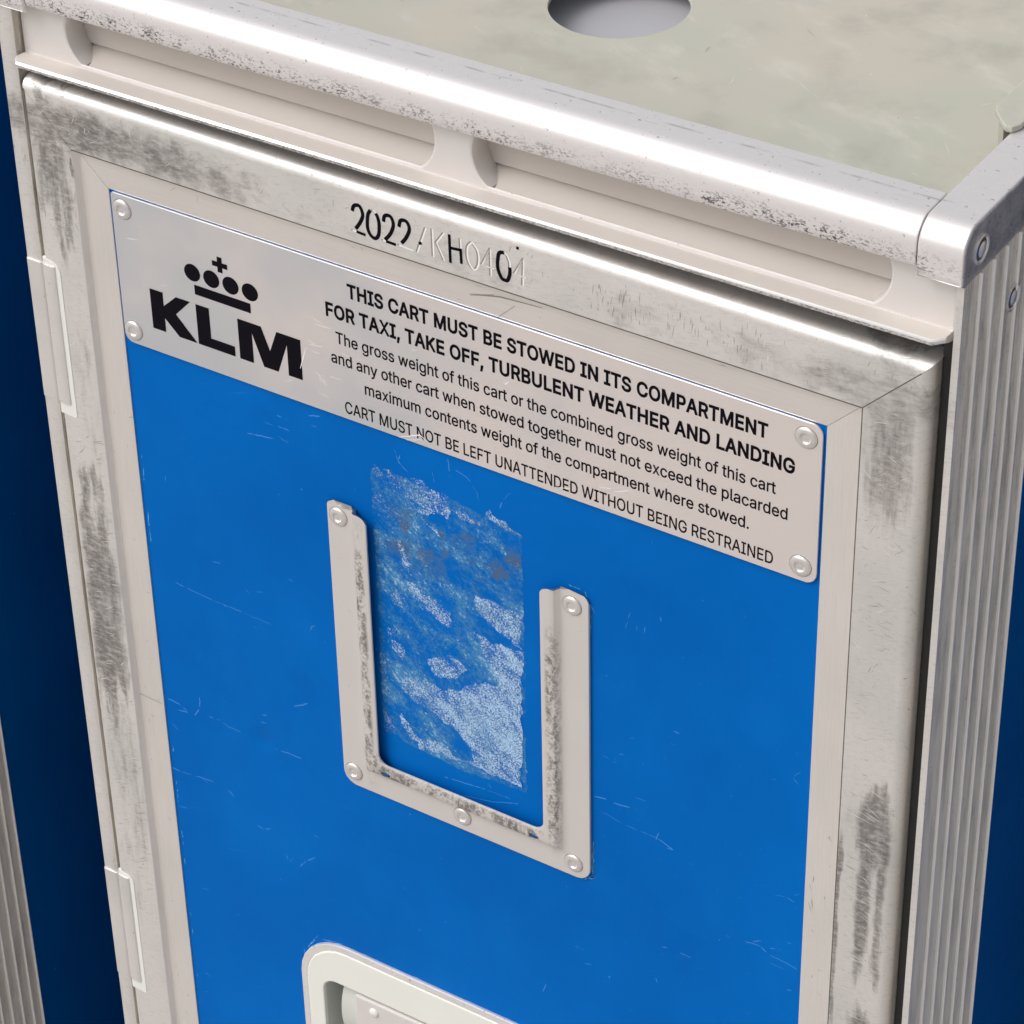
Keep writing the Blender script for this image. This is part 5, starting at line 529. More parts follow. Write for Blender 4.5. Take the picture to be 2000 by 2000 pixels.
PATCHES=[[[122.1,-75.4],[127.3,-75.4],[133.7,-75.7],[138.2,-75.3],[143.9,-76.5],[148.9,-77.2],[147.4,-84.3],[142.3,-84.9],[137.8,-83.3],[132.1,-82.8],[127.0,-80.7],[122.7,-77.1]],[[149.4,-80.9],[153.8,-81.2],[158.8,-81.9],[158.1,-83.8],[152.5,-83.0]],[[161.4,-77.3],[167.0,-78.8],[169.1,-81.2],[173.1,-80.9],[165.0,-81.4],[161.1,-79.1]],[[121.6,-85.4],[126.7,-86.8],[130.1,-89.8],[126.6,-90.1],[122.5,-87.0]],[[127.8,-118.0],[131.6,-120.6],[133.7,-126.0],[130.1,-126.0],[125.6,-123.0]],[[132.0,-112.9],[137.1,-115.6],[142.3,-117.0],[147.4,-119.0],[147.2,-124.3],[142.0,-123.3],[136.9,-121.2],[132.5,-116.1]],[[156.1,-110.1],[161.8,-108.5],[166.2,-110.1],[171.9,-109.8],[171.7,-122.1],[166.0,-120.3],[161.0,-117.6],[155.9,-113.5]],[[135.2,-84.9],[139.7,-84.5],[143.5,-85.4],[140.9,-86.0],[135.8,-86.0]],[[138.3,-88.4],[143.3,-90.4],[144.5,-91.9],[140.7,-91.4]],[[131.1,-104.5],[133.6,-106.2],[132.2,-108.8]],[[156.1,-122.8],[161.9,-124.3],[171.8,-123.4],[170.7,-175.6],[166.6,-175.8],[159.1,-175.0],[151.5,-175.1],[142.2,-175.0],[133.6,-177.1],[133.0,-173.2],[139.3,-171.2],[143.9,-171.3],[148.4,-174.7],[152.7,-172.8],[152.4,-168.8],[146.5,-162.3],[141.3,-160.4],[133.7,-157.9],[129.2,-155.7],[129.4,-150.7],[137.1,-149.1],[143.2,-149.8],[149.3,-147.1],[155.5,-141.3],[164.5,-138.3],[161.6,-135.5],[158.8,-129.5]],[[125.4,-137.8],[129.2,-138.6],[131.0,-141.9],[127.5,-143.4],[124.9,-141.2]],[[121.0,-142.9],[122.2,-148.0],[121.6,-153.2],[120.5,-151.2]],[[120.9,-165.9],[123.9,-169.6],[125.2,-174.9],[121.6,-175.7],[120.7,-170.2]],[[127.2,-164.8],[130.1,-168.6],[133.8,-172.8],[131.4,-174.7],[128.5,-170.1]],[[130.8,-154.2],[135.4,-154.7],[136.0,-157.7],[131.4,-158.9]],[[124.2,-132.7],[127.2,-133.9],[127.0,-136.7],[124.3,-136.6]],[[130.4,-98.2],[131.6,-104.6],[133.6,-109.2],[131.7,-109.2],[130.5,-102.7]],[[138.3,-140.5],[148.3,-134.7],[152.6,-138.5],[148.0,-142.9],[140.3,-145.3]]]
SCRATCHES=[[[76.5,-80.7],[86.7,-79.3]],[[88.1,-70.3],[92.0,-70.6]],[[83.4,-74.3],[86.4,-74.4]],[[88.4,-74.1],[92.4,-74.3]],[[88.5,-77.7],[91.7,-79.5]],[[89.1,-78.5],[92.1,-78.4]],[[99.6,-66.3],[105.0,-64.8]],[[100.7,-69.4],[103.3,-69.5]],[[59.7,-106.7],[60.5,-107.3]],[[58.8,-135.1],[63.1,-134.4]],[[43.0,-149.2],[55.6,-150.3],[67.0,-150.5],[80.1,-150.9]],[[70.7,-140.7],[72.4,-141.8]],[[75.0,-140.1],[77.8,-139.3]],[[87.6,-130.1],[89.5,-130.4]],[[94.7,-147.1],[95.5,-145.4],[96.9,-144.4]],[[43.7,-108.2],[43.1,-110.5]],[[34.8,-199.7],[39.0,-199.8],[42.6,-201.4]],[[38.7,-202.7],[42.9,-202.0]],[[48.2,-193.2],[48.1,-197.8],[45.5,-202.0]],[[51.3,-199.9],[56.1,-199.7],[60.0,-201.1]],[[59.4,-200.6],[64.1,-200.9]],[[35.3,-209.6],[38.9,-211.9]],[[73.1,-189.7],[75.3,-189.1]],[[72.4,-193.0],[74.6,-192.6]],[[77.2,-202.0],[83.0,-201.4],[87.7,-201.2]],[[33.3,-229.4],[37.9,-229.4],[44.4,-228.4],[50.9,-227.9]],[[45.2,-228.1],[49.2,-229.8]],[[86.3,-180.6],[91.9,-177.1]],[[90.3,-242.0],[86.4,-245.4],[83.8,-249.1]],[[78.2,-246.5],[79.5,-249.1],[81.1,-246.7]],[[67.2,-238.8],[69.8,-239.6],[72.9,-237.7]],[[90.3,-232.4],[92.4,-232.6]],[[35.1,-245.6],[38.2,-244.9]],[[41.1,-279.2],[44.2,-278.9]],[[38.4,-319.8],[41.1,-320.6]],[[56.5,-228.5],[58.7,-230.7]],[[129.6,-67.5],[131.0,-71.5],[134.1,-73.9]],[[131.5,-68.7],[130.7,-70.9]],[[148.1,-64.0],[148.6,-70.2]],[[142.2,-70.6],[143.3,-74.1]],[[150.2,-67.0],[154.2,-68.1],[157.2,-71.5],[158.1,-74.7]],[[169.1,-67.7],[166.5,-71.2],[165.2,-74.9]],[[206.5,-101.0],[207.1,-96.8],[208.0,-94.2]],[[212.6,-99.9],[212.8,-96.5]],[[214.7,-66.9],[214.8,-68.1]],[[217.6,-91.9],[217.8,-93.8]],[[224.5,-103.6],[225.4,-103.1]],[[210.1,-98.2],[210.0,-99.9]],[[198.5,-150.4],[203.9,-151.5]],[[196.0,-167.6],[200.1,-166.8]],[[198.8,-172.4],[205.5,-173.7],[211.8,-174.0],[217.5,-174.2],[222.8,-176.0]],[[204.2,-147.5],[206.1,-147.2]],[[209.9,-161.6],[213.6,-161.6]],[[222.5,-131.1],[224.4,-131.3]],[[207.6,-140.1],[209.4,-139.6]],[[202.3,-167.2],[208.0,-166.4]],[[216.9,-174.9],[217.8,-171.6]],[[192.4,-237.1],[194.7,-236.6]],[[219.2,-216.5],[221.4,-216.1]],[[226.2,-216.0],[229.1,-216.1]],[[188.4,-231.6],[192.4,-231.6]],[[217.1,-230.3],[218.1,-232.1]],[[178.0,-253.2],[176.6,-257.5]],[[163.9,-236.0],[165.0,-237.1]],[[120.1,-190.9],[129.8,-189.9]],[[149.0,-188.7],[159.8,-186.3],[169.2,-182.8]],[[142.3,-184.2],[155.9,-182.6],[166.5,-182.1]],[[158.6,-179.8],[159.6,-181.2]],[[260.6,-131.2],[262.4,-132.8]],[[260.9,-130.8],[263.6,-127.5]],[[256.3,-177.3],[260.2,-176.5],[262.9,-177.0]],[[262.5,-174.6],[264.3,-173.4]],[[225.8,-215.8],[229.4,-215.9]],[[247.5,-200.3],[251.9,-199.7],[255.6,-201.5],[260.5,-202.0],[264.8,-202.7]],[[255.5,-198.6],[259.2,-197.8]],[[250.0,-198.8],[252.7,-197.5]],[[260.9,-194.0],[262.7,-193.5]],[[255.7,-204.4],[260.6,-204.9]],[[261.8,-212.2],[263.4,-212.1]],[[220.3,-176.2],[222.8,-176.1]],[[222.5,-130.8],[223.5,-130.9]],[[229.7,-110.5],[231.1,-110.6]],[[249.8,-134.4],[250.7,-134.3]],[[254.0,-134.7],[255.4,-134.2]],[[241.3,-200.5],[242.0,-201.6]]]
PLATE_SCRATCHES=[[[102.0,-39.0],[104.6,-39.7]],[[102.6,-40.4],[107.1,-39.8]],[[101.2,-42.1],[99.9,-46.3],[98.7,-49.9]],[[103.1,-42.4],[105.7,-42.5]],[[92.9,-56.6],[95.1,-55.2]],[[104.2,-49.2],[106.1,-50.5]],[[105.4,-50.7],[107.9,-52.7]],[[109.1,-49.1],[113.0,-48.9]],[[104.4,-55.8],[108.6,-56.7]],[[105.0,-51.5],[107.7,-51.2]],[[114.2,-39.6],[116.1,-39.9]],[[49.9,-37.6],[52.3,-37.1]],[[39.0,-25.3],[42.8,-24.6]],[[103.6,-30.8],[107.6,-31.9]],[[105.0,-32.8],[110.1,-32.6]],[[132.3,-61.6],[139.4,-58.4],[142.5,-59.9]],[[134.8,-61.7],[141.2,-59.4]],[[138.1,-30.3],[139.4,-30.2]],[[168.0,-30.8],[168.8,-31.1],[169.8,-29.9]],[[198.6,-54.4],[202.1,-53.7]],[[203.3,-54.2],[208.0,-52.2]],[[184.2,-59.7],[189.1,-58.6]]]
FRAME_SCRATCHES=[[[157.6,-6.0],[167.4,-3.7],[180.9,-2.8]],[[157.9,-6.2],[165.7,-3.6]],[[172.1,-5.1],[166.7,-10.3]]]
FS2=[[[23.4,-201.7],[32.5,-202.1]]]

# ------------------------------------------------------------------ the setting
def flat_sheet(name, x0, x1, y0, y1, z, m):
    me = bpy.data.meshes.new(name)
    me.from_pydata([(x0, y0, z), (x1, y0, z), (x1, y1, z), (x0, y1, z)], [], [(0, 1, 2, 3)])
    me.materials.append(m); o = bpy.data.objects.new(name, me); COL.objects.link(o); o['kind'] = 'structure'
    return o
nf = NT('pale_concrete')
g1 = nf.noise(0.002, 5, 0.6); g2 = nf.noise(0.05, 4, 0.6)
nf.set(color=nf.mix(nf.add(nf.mul(g1, 0.7), nf.mul(g2, 0.3)), (0.34, 0.32, 0.295), (0.47, 0.44, 0.41)), rough=0.8)
nf.bump(g2, 0.001, 0.3)
flat_sheet('floor', -60, 60, -60, 60, 0, nf.m)

# ------------------------------------------------------------------ the cart
cart = empty('galley_cart', ROOT)
cart['label'] = 'worn aluminium airline cart with blue door, metal notice plate and U-shaped card holder'
cart['category'] = 'galley cart'
BOTTOM = -930.0

# --- top rail: rounded bar, flange (lip) below it and the plate with the two finger slots between
BULL = [(14.3, 57.5), (5.2, 57.4)] + [(5.2 - 6.6 * sin(radians(a)), 50.8 + 6.6 * cos(radians(a))) for a in range(8, 91, 8)] + \
       [(-1.4, 47.5), (-1.35, 46.2), (-0.9, 44.9), (0.1, 44.1), (1.6, 43.8), (3.2, 43.9)]
mb = MB(); mb.prism_x(BULL + [(14.3, 43.9)], 12.9, 289.2)
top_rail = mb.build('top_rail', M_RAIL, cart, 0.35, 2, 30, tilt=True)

def slot(x0, x1):      # open finger slot: rounded ends
    r = 11.5
    return ([(x0 + 4.3, 27.2)] + [(x1 - 4.3, 27.2)] + arc(x1 - r, 37.6, r, -58, 40, 9) + [(x1 - 4, 46), (x0 + 4, 46)] + arc(x0 + r, 37.6, r, 140, 238, 9))
SLOTS = [slot(22.9, 147.0), slot(159.0, 281.0)]
mb = MB()
plate(mb, [[(6.4, 24.5), (299.0, 24.5), (299.0, 45), (6.4, 45)]] + SLOTS, 3.0, 11.2, 0.75)
mb.build('slot_plate', M_WEB, top_rail, 0, tilt=True)
# lining seen through the slots: a floor that sweeps up into a back wall
prof = [(2.6, 27.22), (4, 27.25), (6.5, 27.8), (9.5, 29.2), (10.4, 29.9), (11.9, 30.3), (11.9, 30.75), (10.9, 31.0), (11.0, 46), (13.5, 46), (13.5, 24), (2.6, 24.4)]
mb = MB(); mb.prism_x(prof, 7.4, 298.4)
mb.build('slot_lining', M_SLOT, top_rail, 0, 2, 50, tilt=True)
# lip: thin flange that overhangs the door
LIPF = [(-4.1, 26.0), (-4.3, 27.0), (-3.75, 27.62), (2.9, 27.2), (3.05, 28.0), (3.35, 28.4), (3.6, 24.2), (-2.0, 25.0)]
def lip(x0, x1):
    m = MB()
    rings = []
    for x, d in ((x0, 2.6), (x0 + 2.2, 0.0), (x1 - 2.6, 0.0), (x1, 2.8)):
        rings.append([(x, y + d * (1 if y < 1 else 0), z) for y, z in LIPF])
    m.sweep(rings)
    for i in range(3): m.mi[i * 8 + 1] = 1; m.mi[i * 8 + 2] = 2
    return m
lip(7.0, 298.6).build('lip', [M_LIP, M_EDGE, M_SLOT], top_rail, 0.12, 2, 40, tilt=True)

# --- side rails: their front ends wrap the rounded bar as corner caps
CAPB = [(5.2, 57.75)] + [(5.2 - 6.95 * sin(radians(a)), 50.8 + 6.95 * cos(radians(a))) for a in range(10, 91, 10)] + \
       [(-1.75, 46.5), (-1.6, 43.0), (-1.3, 42.2), (2.0, 42.2)]
CAPS_RIVET = [(4.0, 0.0), (4.0, 0.45), (3.5, 0.6), (3.2, 0.45), (3.05, 0.14), (2.2, 0.14), (2.1, 0.5), (1.6, 0.75), (0, 0.8)]
def dark_ring(m):
    for i, f in enumerate(m.f):
        if i % (len(CAPS_RIVET) - 1) in (4, 5): m.mi[i] = 1
side_rails = []
for (xa, xb, sgn) in ((289.45, 302.15, 1), (-0.15, 12.6, -1)):
    m = MB(); m.prism_x([(790, 57.75)] + CAPB + [(790, 42.2)], xa, xb)
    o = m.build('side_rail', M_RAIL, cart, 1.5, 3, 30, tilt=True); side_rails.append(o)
    m = MB(); m.lathe((xb - 0.12 if sgn > 0 else xa + 0.12, 7.2, 49.3), [(r, h * sgn) for r, h in CAPS_RIVET], 28, 0, 'x'); dark_ring(m)
    m.build('rivet', [M_RIVET, M_SEAM], o, 0, tilt=True)

# --- tray let in between the rails, with its round hole and the flange over the side rail
mb = MB()
hole = [(147.5 + 20.2 * cos(2 * pi * i / 64), 96.5 + 20.2 * sin(2 * pi * i / 64)) for i in range(64)]
plate_plan(mb, [[(12.9, 14.6), (289.2, 14.6), (289.2, 780), (12.9, 780)], hole], 34.4, 36.0, 0.3)
mb.box(12.9, 289.2, 14.4, 15.2, 35.5, 44.5); mb.box(288.6, 289.3, 15.2, 780, 35.5, 44.5); mb.box(12.8, 13.5, 15.2, 780, 35.5, 44.5)
rt_ = random.Random(21)
for k in range(90):
    x, y = rt_.uniform(20, 280), 40 + 160 * rt_.random(); a = rt_.uniform(0, 2 * pi); l = rt_.uniform(0.6, 4.5) * (2.2 if rt_.random() < .12 else 1); w = rt_.uniform(.08, .28)
    if math.hypot(x - 147.5, y - 96.5) < 27: continue
    d, e = Vector((cos(a), sin(a))), Vector((-sin(a), cos(a)))
    q = [Vector((x, y)), Vector((x, y)) + d * l * .5 + e * (w + rt_.uniform(-.2, .2) * l * .3), Vector((x, y)) + d * l, Vector((x, y)) + d * l * .5 - e * w * .2]
    q[3] = q[1] - e * w
    mb.put([(p.x, p.y, 36.03 + 0.0003 * k) for p in q], [(0, 1, 2, 3)], 1 if rt_.random() < .75 else 2)
tray = mb.build('tray', [M_TRAY, M_TSCR, M_SCUFF], cart, 0, tilt=True)
mb = MB()
ring = []
for k in range(49):
    a = 2 * pi * k / 48
    ring.append([(147.5 + r * cos(a), 96.5 + r * sin(a), z) for r, z in ((24, 34.3), (44, 31), (46, 28), (42, 27.0), (12, 26.6), (0.01, 26.6))])
mb.sweep(ring, False, False)
mb.build('cup_well', M_CUP, tray, tilt=True)
for sx in (1, -1):
    xx = (lambda x: x) if sx > 0 else (lambda x: 302 - x)
    out = [(291.5, 50.0), (290.2, 47.6), (288.6, 47.4), (286.0, 50.0), (282.6, 54.0), (281.9, 56.5), (281.9, 700), (291.5, 700)]
    mb = MB(); plate_plan(mb, [[(xx(x), y) for x, y in out]], 57.9, 59.6, 0.4)
    mb.box(min(xx(282.4), xx(283.8)), max(xx(282.4), xx(283.8)), 57.5, 700, 36.0, 58.2)
    mb.build('tray_flange', M_TRAY, tray, 0, tilt=True)

# --- uprights with ribs on the outside
def upright(name, parent, side, pitch, nrib, first, depth, ztop):
    m = MB()
    if side > 0: x0, x1, xo = 300.0, 301.75, 301.7
    else: x0, x1, xo = 0.25, 5.9, 0.3
    m.box(x0, x1, 0.3, depth, BOTTOM, ztop)
    for i in range(nrib):
        y = first + pitch * i
        if i == nrib - 1: y = depth - 0.9
        d = 0.8 * side
        a = 0.40
        m.sweep([[(xo - 0.2 * side, y - a - .15, z), (xo + d * .8, y - a, z), (xo + d, y - a * .5, z), (xo + d, y + a * .5, z), (xo - 0.2 * side, y + a + .3, z)] for z in (BOTTOM, ztop)], mi=1)
    # rounded front edge
    return m
RIBS = dict(pitch=7.35, nrib=6, first=8.9, depth=46.6)
posts = []
for side, zt in ((1, 43.1), (-1, 40.7)):
    m = upright('side_post', cart, side, ztop=zt, **RIBS)
    if side > 0:
        m.prism_x([(0.0, BOTTOM), (0.9, BOTTOM), (0.9, zt), (0.0, zt)], 299.9, 301.9, 2)
    else:
        m.sweep([[(0.05, 1.2, z), (0.15, 0.4, z), (0.7, 0.0, z), (5.2, 0.0, z), (5.8, 0.35, z), (5.9, 1.2, z)] for z in (BOTTOM, zt)], mi=2)
    o = m.build('side_post', [M_SIDE, M_EDGE, M_FRAME], cart, 0.12, 2, 40)
    posts.append(o)
m = MB(); m.lathe((301.72, 29.8, 24.8), CAPS_RIVET, 28, 0, 'x'); dark_ring(m)
m.build('rivet', [M_RIVET, M_SEAM], posts[0])
m = MB(); m.box(295.2, 299.9, 5.5, 15.0, BOTTOM, 24); m.box(6, 299.9, 9.0, 15.0, 18.9, 24.0)  # black strips fill the door gaps, gap shade put into the colour
m.build('gap_shade', M_GAP, cart)

# --- blue side panels, back and base
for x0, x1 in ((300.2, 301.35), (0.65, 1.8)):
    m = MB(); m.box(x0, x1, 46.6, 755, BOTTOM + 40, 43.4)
    m.build('side_panel', M_BLUE_SHADED, cart)
m = MB(); m.box(2, 300, 755, 770, BOTTOM, 43); m.build('back_panel', M_SIDE, cart)
m = MB(); m.box(1, 301, 2, 770, -970, BOTTOM); m.build('base_frame', M_SIDE, cart, 2)

# --- door frame: four mitred lengths of one section
GL, GR, GT = 22.7, 276.75, 0.0          # the step between the flat face and the recessed inner strip
GB = BOTTOM + 25
INN = 10.6
def member(side):
    if side == 'left': outer = [(16.0, 15), (16.0, 1.6), (15.7, 0.6), (15.0, 0.1), (14.6, 0.0)]
    elif side == 'right':
        R = 3.4; outer = [(18.3, 15)] + [(18.3 - R + R * sin(radians(a)), R - R * cos(radians(a))) for a in range(90, -1, -10)]
    else:
        R = 3.6; outer = [(18.8, 15)] + [(18.8 - R + R * sin(radians(a)), R - R * cos(radians(a))) for a in range(90, -1, -10)]
    prof = outer + [(0.22, 0.0), (0.0, 0.12), (-1.0, 1.9), (-9.9, 1.95), (-INN, 2.2), (-INN, 3.6), (-INN, 15)]
    m = MB(); g = 0.07
    L = lambda w: GL - min(w, 16.0); Rr = lambda w: GR + min(w, 20.0)
    r0, r1 = [], []
    for w, y in prof:
        if side == 'top': r0.append((L(w) + g, y, GT + w)); r1.append((Rr(w) - g, y, GT + w))
        if side == 'bottom': r0.append((L(w) + g, y, GB - w)); r1.append((Rr(w) - g, y, GB - w))
        if side == 'left': r0.append((GL - w, y, GB - w + g)); r1.append((GL - w, y, GT + w - g))
        if side == 'right': r0.append((GR + w, y, GB - w + g)); r1.append((GR + w, y, GT + w - g))
    m.sweep([r0, r1])
    # the flat recessed strip takes the cleaner finish
    np_ = len(prof); k = len(outer) + 2
    for fi, f in enumerate(m.f):
        if len(f) == 4 and min(f) % np_ in (k - 1, k, k + 1) and max(f) - min(f) > 1: m.mi[fi] = 1
    return m
door = MB()
for sd in ('top', 'bottom', 'left', 'right'):
    q = member(sd); door.put(q.v, q.f); door.mi[-len(q.f):] = q.mi
SEAM = 3
door.put([(GL - .1, -0.014, GT - 0.22), (GR + .1, -0.014, GT - 0.22), (GR + .1, -0.014, GT + 0.12), (GL - .1, -0.014, GT + 0.12)], [(0, 1, 2, 3)], SEAM)
door.put([(GR - 0.12, -0.016, GB), (GR + 0.2, -0.016, GB), (GR + 0.2, -0.016, GT), (GR - 0.12, -0.016, GT)], [(0, 1, 2, 3)], SEAM)
door.stroke([(GR, GT), (GR + 15.5, GT + 15.5)], 0.3, -0.02, SEAM, 1.0)
for st in FRAME_SCRATCHES: door.stroke(st, 0.4, 1.80, 2)
for st in FS2: door.stroke(st, 0.5, 1.80, 2)
rw = random.Random(11)
def cluster(num, x0, x1, z0, z1, ang, spread, l0, l1, w0, w1, y, mi):
    for k in range(num):
        x, z = rw.uniform(x0, x1), rw.uniform(z0, z1); a = radians(rw.gauss(ang, spread)); l = rw.uniform(l0, l1)
        bx = rw.uniform(-0.035, 0.035) * l
        p = [(x, z), (x + l * .5 * cos(a) - bx * sin(a), z + l * .5 * sin(a) + bx * cos(a)), (x + l * cos(a), z + l * sin(a))]
        if all(x0 - .5 < q[0] < x1 + .5 and z0 - .8 < q[1] < z1 + .8 for q in p): door.stroke(p, rw.uniform(w0, w1), y - 0.0002 * k, mi, 0.3)
DK, LT = 4, 5
cluster(70, 196, 250, 1, 12.5, 90, 6, 0.8, 4.2, 0.10, 0.24, -0.02, DK)
cluster(40, 170, 290, 1, 14, 84, 14, 0.5, 2.6, 0.08, 0.2, -0.02, DK)
cluster(26, 196, 250, 0.6, 12, 90, 8, 0.8, 3.5, 0.10, 0.22, -0.04, LT)
cluster(60, 9, 120, 1, 14.5, 25, 40, 0.5, 3.0, 0.08, 0.2, -0.02, DK)
cluster(22, 9, 100, 1, 14, 60, 50, 0.8, 4.0, 0.08, 0.2, -0.04, LT)
cluster(70, 8.5, 22, -30, 3, 55, 40, 0.6, 3.5, 0.08, 0.2, -0.02, DK)
cluster(170, 8.5, 22, -300, -100, 24, 14, 0.6, 5.0, 0.08, 0.22, -0.02, DK)
cluster(60, 8.5, 22, -300, -60, 20, 16, 1.0, 6.0, 0.08, 0.25, -0.05, LT)
cluster(60, 278, 291, -110, 2, 14, 26, 0.6, 4.5, 0.08, 0.2, -0.02, DK)
cluster(40, 278, 291, -110, 0, 8, 22, 0.8, 4.5, 0.08, 0.2, -0.05, LT)
cluster(90, 279, 292, -216, -112, -12, 14, 0.5, 4.0, 0.08, 0.2, -0.02, DK)
cluster(60, 279, 292, -216, -122, -18, 12, 1.0, 7.0, 0.08, 0.25, -0.05, LT)
cluster(40, 267.5, 276, -216, -20, -60, 40, 0.5, 3.0, 0.08, 0.18, 1.84, LT)
cluster(9, 267.5, 276, -216, -140, -70, 30, 0.6, 2.4, 0.08, 0.18, 1.84, DK)
cluster(7, 267.4, 271, -178, -160, -75, 25, 1.0, 3.5, 0.10, 0.22, 1.84, DK)
cluster(26, 24.5, 33, -345, -90, 40, 40, 0.4, 2.0, 0.08, 0.2, 1.84, DK)
cluster(20, 24.5, 33, -345, -60, 20, 40, 0.5, 2.5, 0.08, 0.2, 1.83, LT)
cluster(12, 40, 262, -9, -1.5, 10, 40, 0.5, 3.0, 0.08, 0.16, 1.84, DK)
door_frame = door.build('door_frame', [M_FRAME, M_STRIP, M_STAMP, M_SEAM, M_SCUFF, M_EDGE], cart, 0, smooth=28)

# stamped serial: only some strokes still hold their black paint
BLACK = [[(121.45,9.78),(121.92,11.34),(122.9,12.1),(124.1,11.9),(124.9,9.6),(123.92,6.96),(122.3,4.5)],[(122.5,3.66),(125.5,3.48)],
 [(127.6,11.9),(126.6,10.1),(126.3,6.1),(127.3,3.9),(128.8,3.45),(129.9,5.0),(130.2,8.3),(129.8,10.4),(129.2,11.4)],
 [(131.73,9.53),(132.0,11.2),(132.97,11.97),(134.3,11.7),(134.9,9.47),(133.8,6.43),(131.9,4.0)],[(132.2,3.62),(135.5,3.5)],
 [(136.73,9.47),(137.2,11.38),(138.15,12.03),(139.5,11.7),(140.1,9.6),(138.8,6.56),(137.3,4.6)],
 [(143.0,6.3),(144.0,6.7)],[(153.0,12.2),(153.1,3.4)],[(156.5,8.9),(156.65,4.2)],[(153.2,8.1),(156.6,8.4)],
 [(170.3,11.9),(169.2,11.7),(168.5,10.6),(168.2,6.8),(169.3,3.95),(170.4,3.5),(171.3,3.8),(172.0,5.9),(172.0,8.0)],
 [(174.2,14.75),(175.0,14.65)]]
FAINT = [[(128.1,12.16),(129.3,11.4)],[(121.0,3.75),(122.4,3.7)],[(131.0,3.7),(132.2,3.65)],[(136.3,3.8),(140.9,3.46)],[(145.4,11.95),(142.3,3.36)],
 [(147.45,12.24),(147.54,3.58)],[(151.24,12.17),(148.65,8.37),(151.02,3.43)],[(156.42,12.0),(156.5,9.0)],
 [(160.04,12.09),(158.64,10.07),(158.59,6.53),(159.79,4.07),(161.05,3.93),(162.02,6.19),(161.87,9.67),(160.04,12.09)],
 [(166.88,5.96),(163.1,6.1),(165.9,12.0),(165.91,3.35)],[(172.0,8.0),(171.9,9.5),(171.2,11.3),(170.3,11.95)],[(176.9,6.33),(173.34,6.5),(176.3,12.2),(175.95,3.56)]]
m = MB()
def smooth_pts(p):
    if len(p) < 4: return p
    out = []
    for i in range(len(p) - 1):
        p0, p1, p2, p3 = p[max(i - 1, 0)], p[i], p[i + 1], p[min(i + 2, len(p) - 1)]
        for k in range(5):
            t = k / 5
            out.append(tuple(0.5 * (2 * b + (c_ - a) * t + (2 * a - 5 * b + 4 * c_ - d) * t * t + (3 * b - a - 3 * c_ + d) * t ** 3) for a, b, c_, d in zip(p0, p1, p2, p3)))
    return out + [p[-1]]
for st in BLACK: m.stroke(smooth_pts(st), 1.12, -0.05, 0, 0.8)
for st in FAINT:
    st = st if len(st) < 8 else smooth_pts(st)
    m.stroke([(x - 0.30, z) for x, z in st], 0.42, -0.030, 1, 0.9)  # shaded side of the stamping, put into the colour
    m.stroke([(x + 0.24, z - 0.05) for x, z in st], 0.45, -0.034, 2, 0.9)  # lit side of the stamping, put into the colour
m.build('stamped_number', [M_INK, M_STAMP, M_GOUGE_LIT], door_frame, 0, smooth=0, fix=False)

# --- door panel with its scratches
m = MB(); plate(m, [[(GL + INN - 1, GB + 5), (GR - INN + 1, GB + 5), (GR - INN + 1, GT - INN + 1), (GL + INN - 1, GT - INN + 1)], rrect(84, 218, -370, -278, 17)], 2.6, 6)
rnd = random.Random(5)
SCR = [[(x + rnd.uniform(-.1, .1), z + rnd.uniform(-.1, .1)) for x, z in st] for st in SCRATCHES]
def ragged(st):
    pts = []
    for (xa, za), (xb, zb_) in zip(st, st[1:]):
        k = max(1, int(math.hypot(xb - xa, zb_ - za) / 0.8))
        pts += [(xa + (xb - xa) * t / k + rnd.gauss(0, .07), za + (zb_ - za) * t / k + rnd.gauss(0, .07)) for t in range(k)]
    pts.append(st[-1])
    out, run = [], []
    for p in pts:
        run.append(p)
        if len(run) > 2 and rnd.random() < 0.22: out.append(run); run = [] if rnd.random() < 0.5 else [p]
    if len(run) > 1: out.append(run)
    return out
for st in SCR:
    for run in ragged(smooth_pts(st) if len(st) > 3 else st): m.stroke(run, rnd.uniform(0.12, 0.46), 2.56, 1, 0.3)
for k in range(150):            # small nicks, thicker towards the latch side and the corners
    x = 36 + 228 * rnd.random() ** 0.8; z = -70 - (280 - 0.55 * (x - 36)) * rnd.random() ** 0.75
    if 104 < x < 196 and -203 < z < -92: continue
    a = rnd.gauss(-0.35, 0.5); l = rnd.uniform(0.25, 1.6) * (2 if rnd.random() < .12 else 1)
    m.stroke([(x, z), (x + l * cos(a), z + l * sin(a))], rnd.uniform(0.10, 0.28), 2.565, 1 if rnd.random() < .8 else 2, 0.3)
def chips(path, num, off, mi=3):
    for k in range(num):
        i = rnd.randrange(len(path) - 1); t = rnd.random(); l = rnd.uniform(0.6, 3.0)
        a, b = Vector(path[i]), Vector(path[i + 1]); d = (b - a).normalized(); p = a.lerp(b, t); nr = Vector((d.y, -d.x)) * rnd.uniform(0, off)
        q = p + d * l
        m.stroke([tuple(p + nr), tuple((p + q) / 2 + nr * rnd.uniform(.6, 1.4)), tuple(q + nr)], rnd.uniform(0.12, 0.34), 2.57, mi, 0.3)
chips([(147, -201.9), (192, -201.9), (195.0, -200), (195.1, -188)], 60, 0.5)
chips([(187, -92.4), (193, -93.0), (195.1, -97), (195.1, -108)], 22, 0.4)
chips([(82.2, -300), (82.6, -287), (88, -278.5), (98, -275.9), (170, -275.9)], 40, 0.4)
chips([(34.9, -100), (34.9, -135)], 16, 0.4); chips([(34.9, -205), (34.9, -345)], 16, 0.5)
chips([(266.3, -216), (266.3, -130)], 24, 0.5)
door_panel = m.build('door_panel', [M_BLUE, M_SCR, M_DARKSCR, M_CHIP], cart, 0, smooth=0, fix=False)

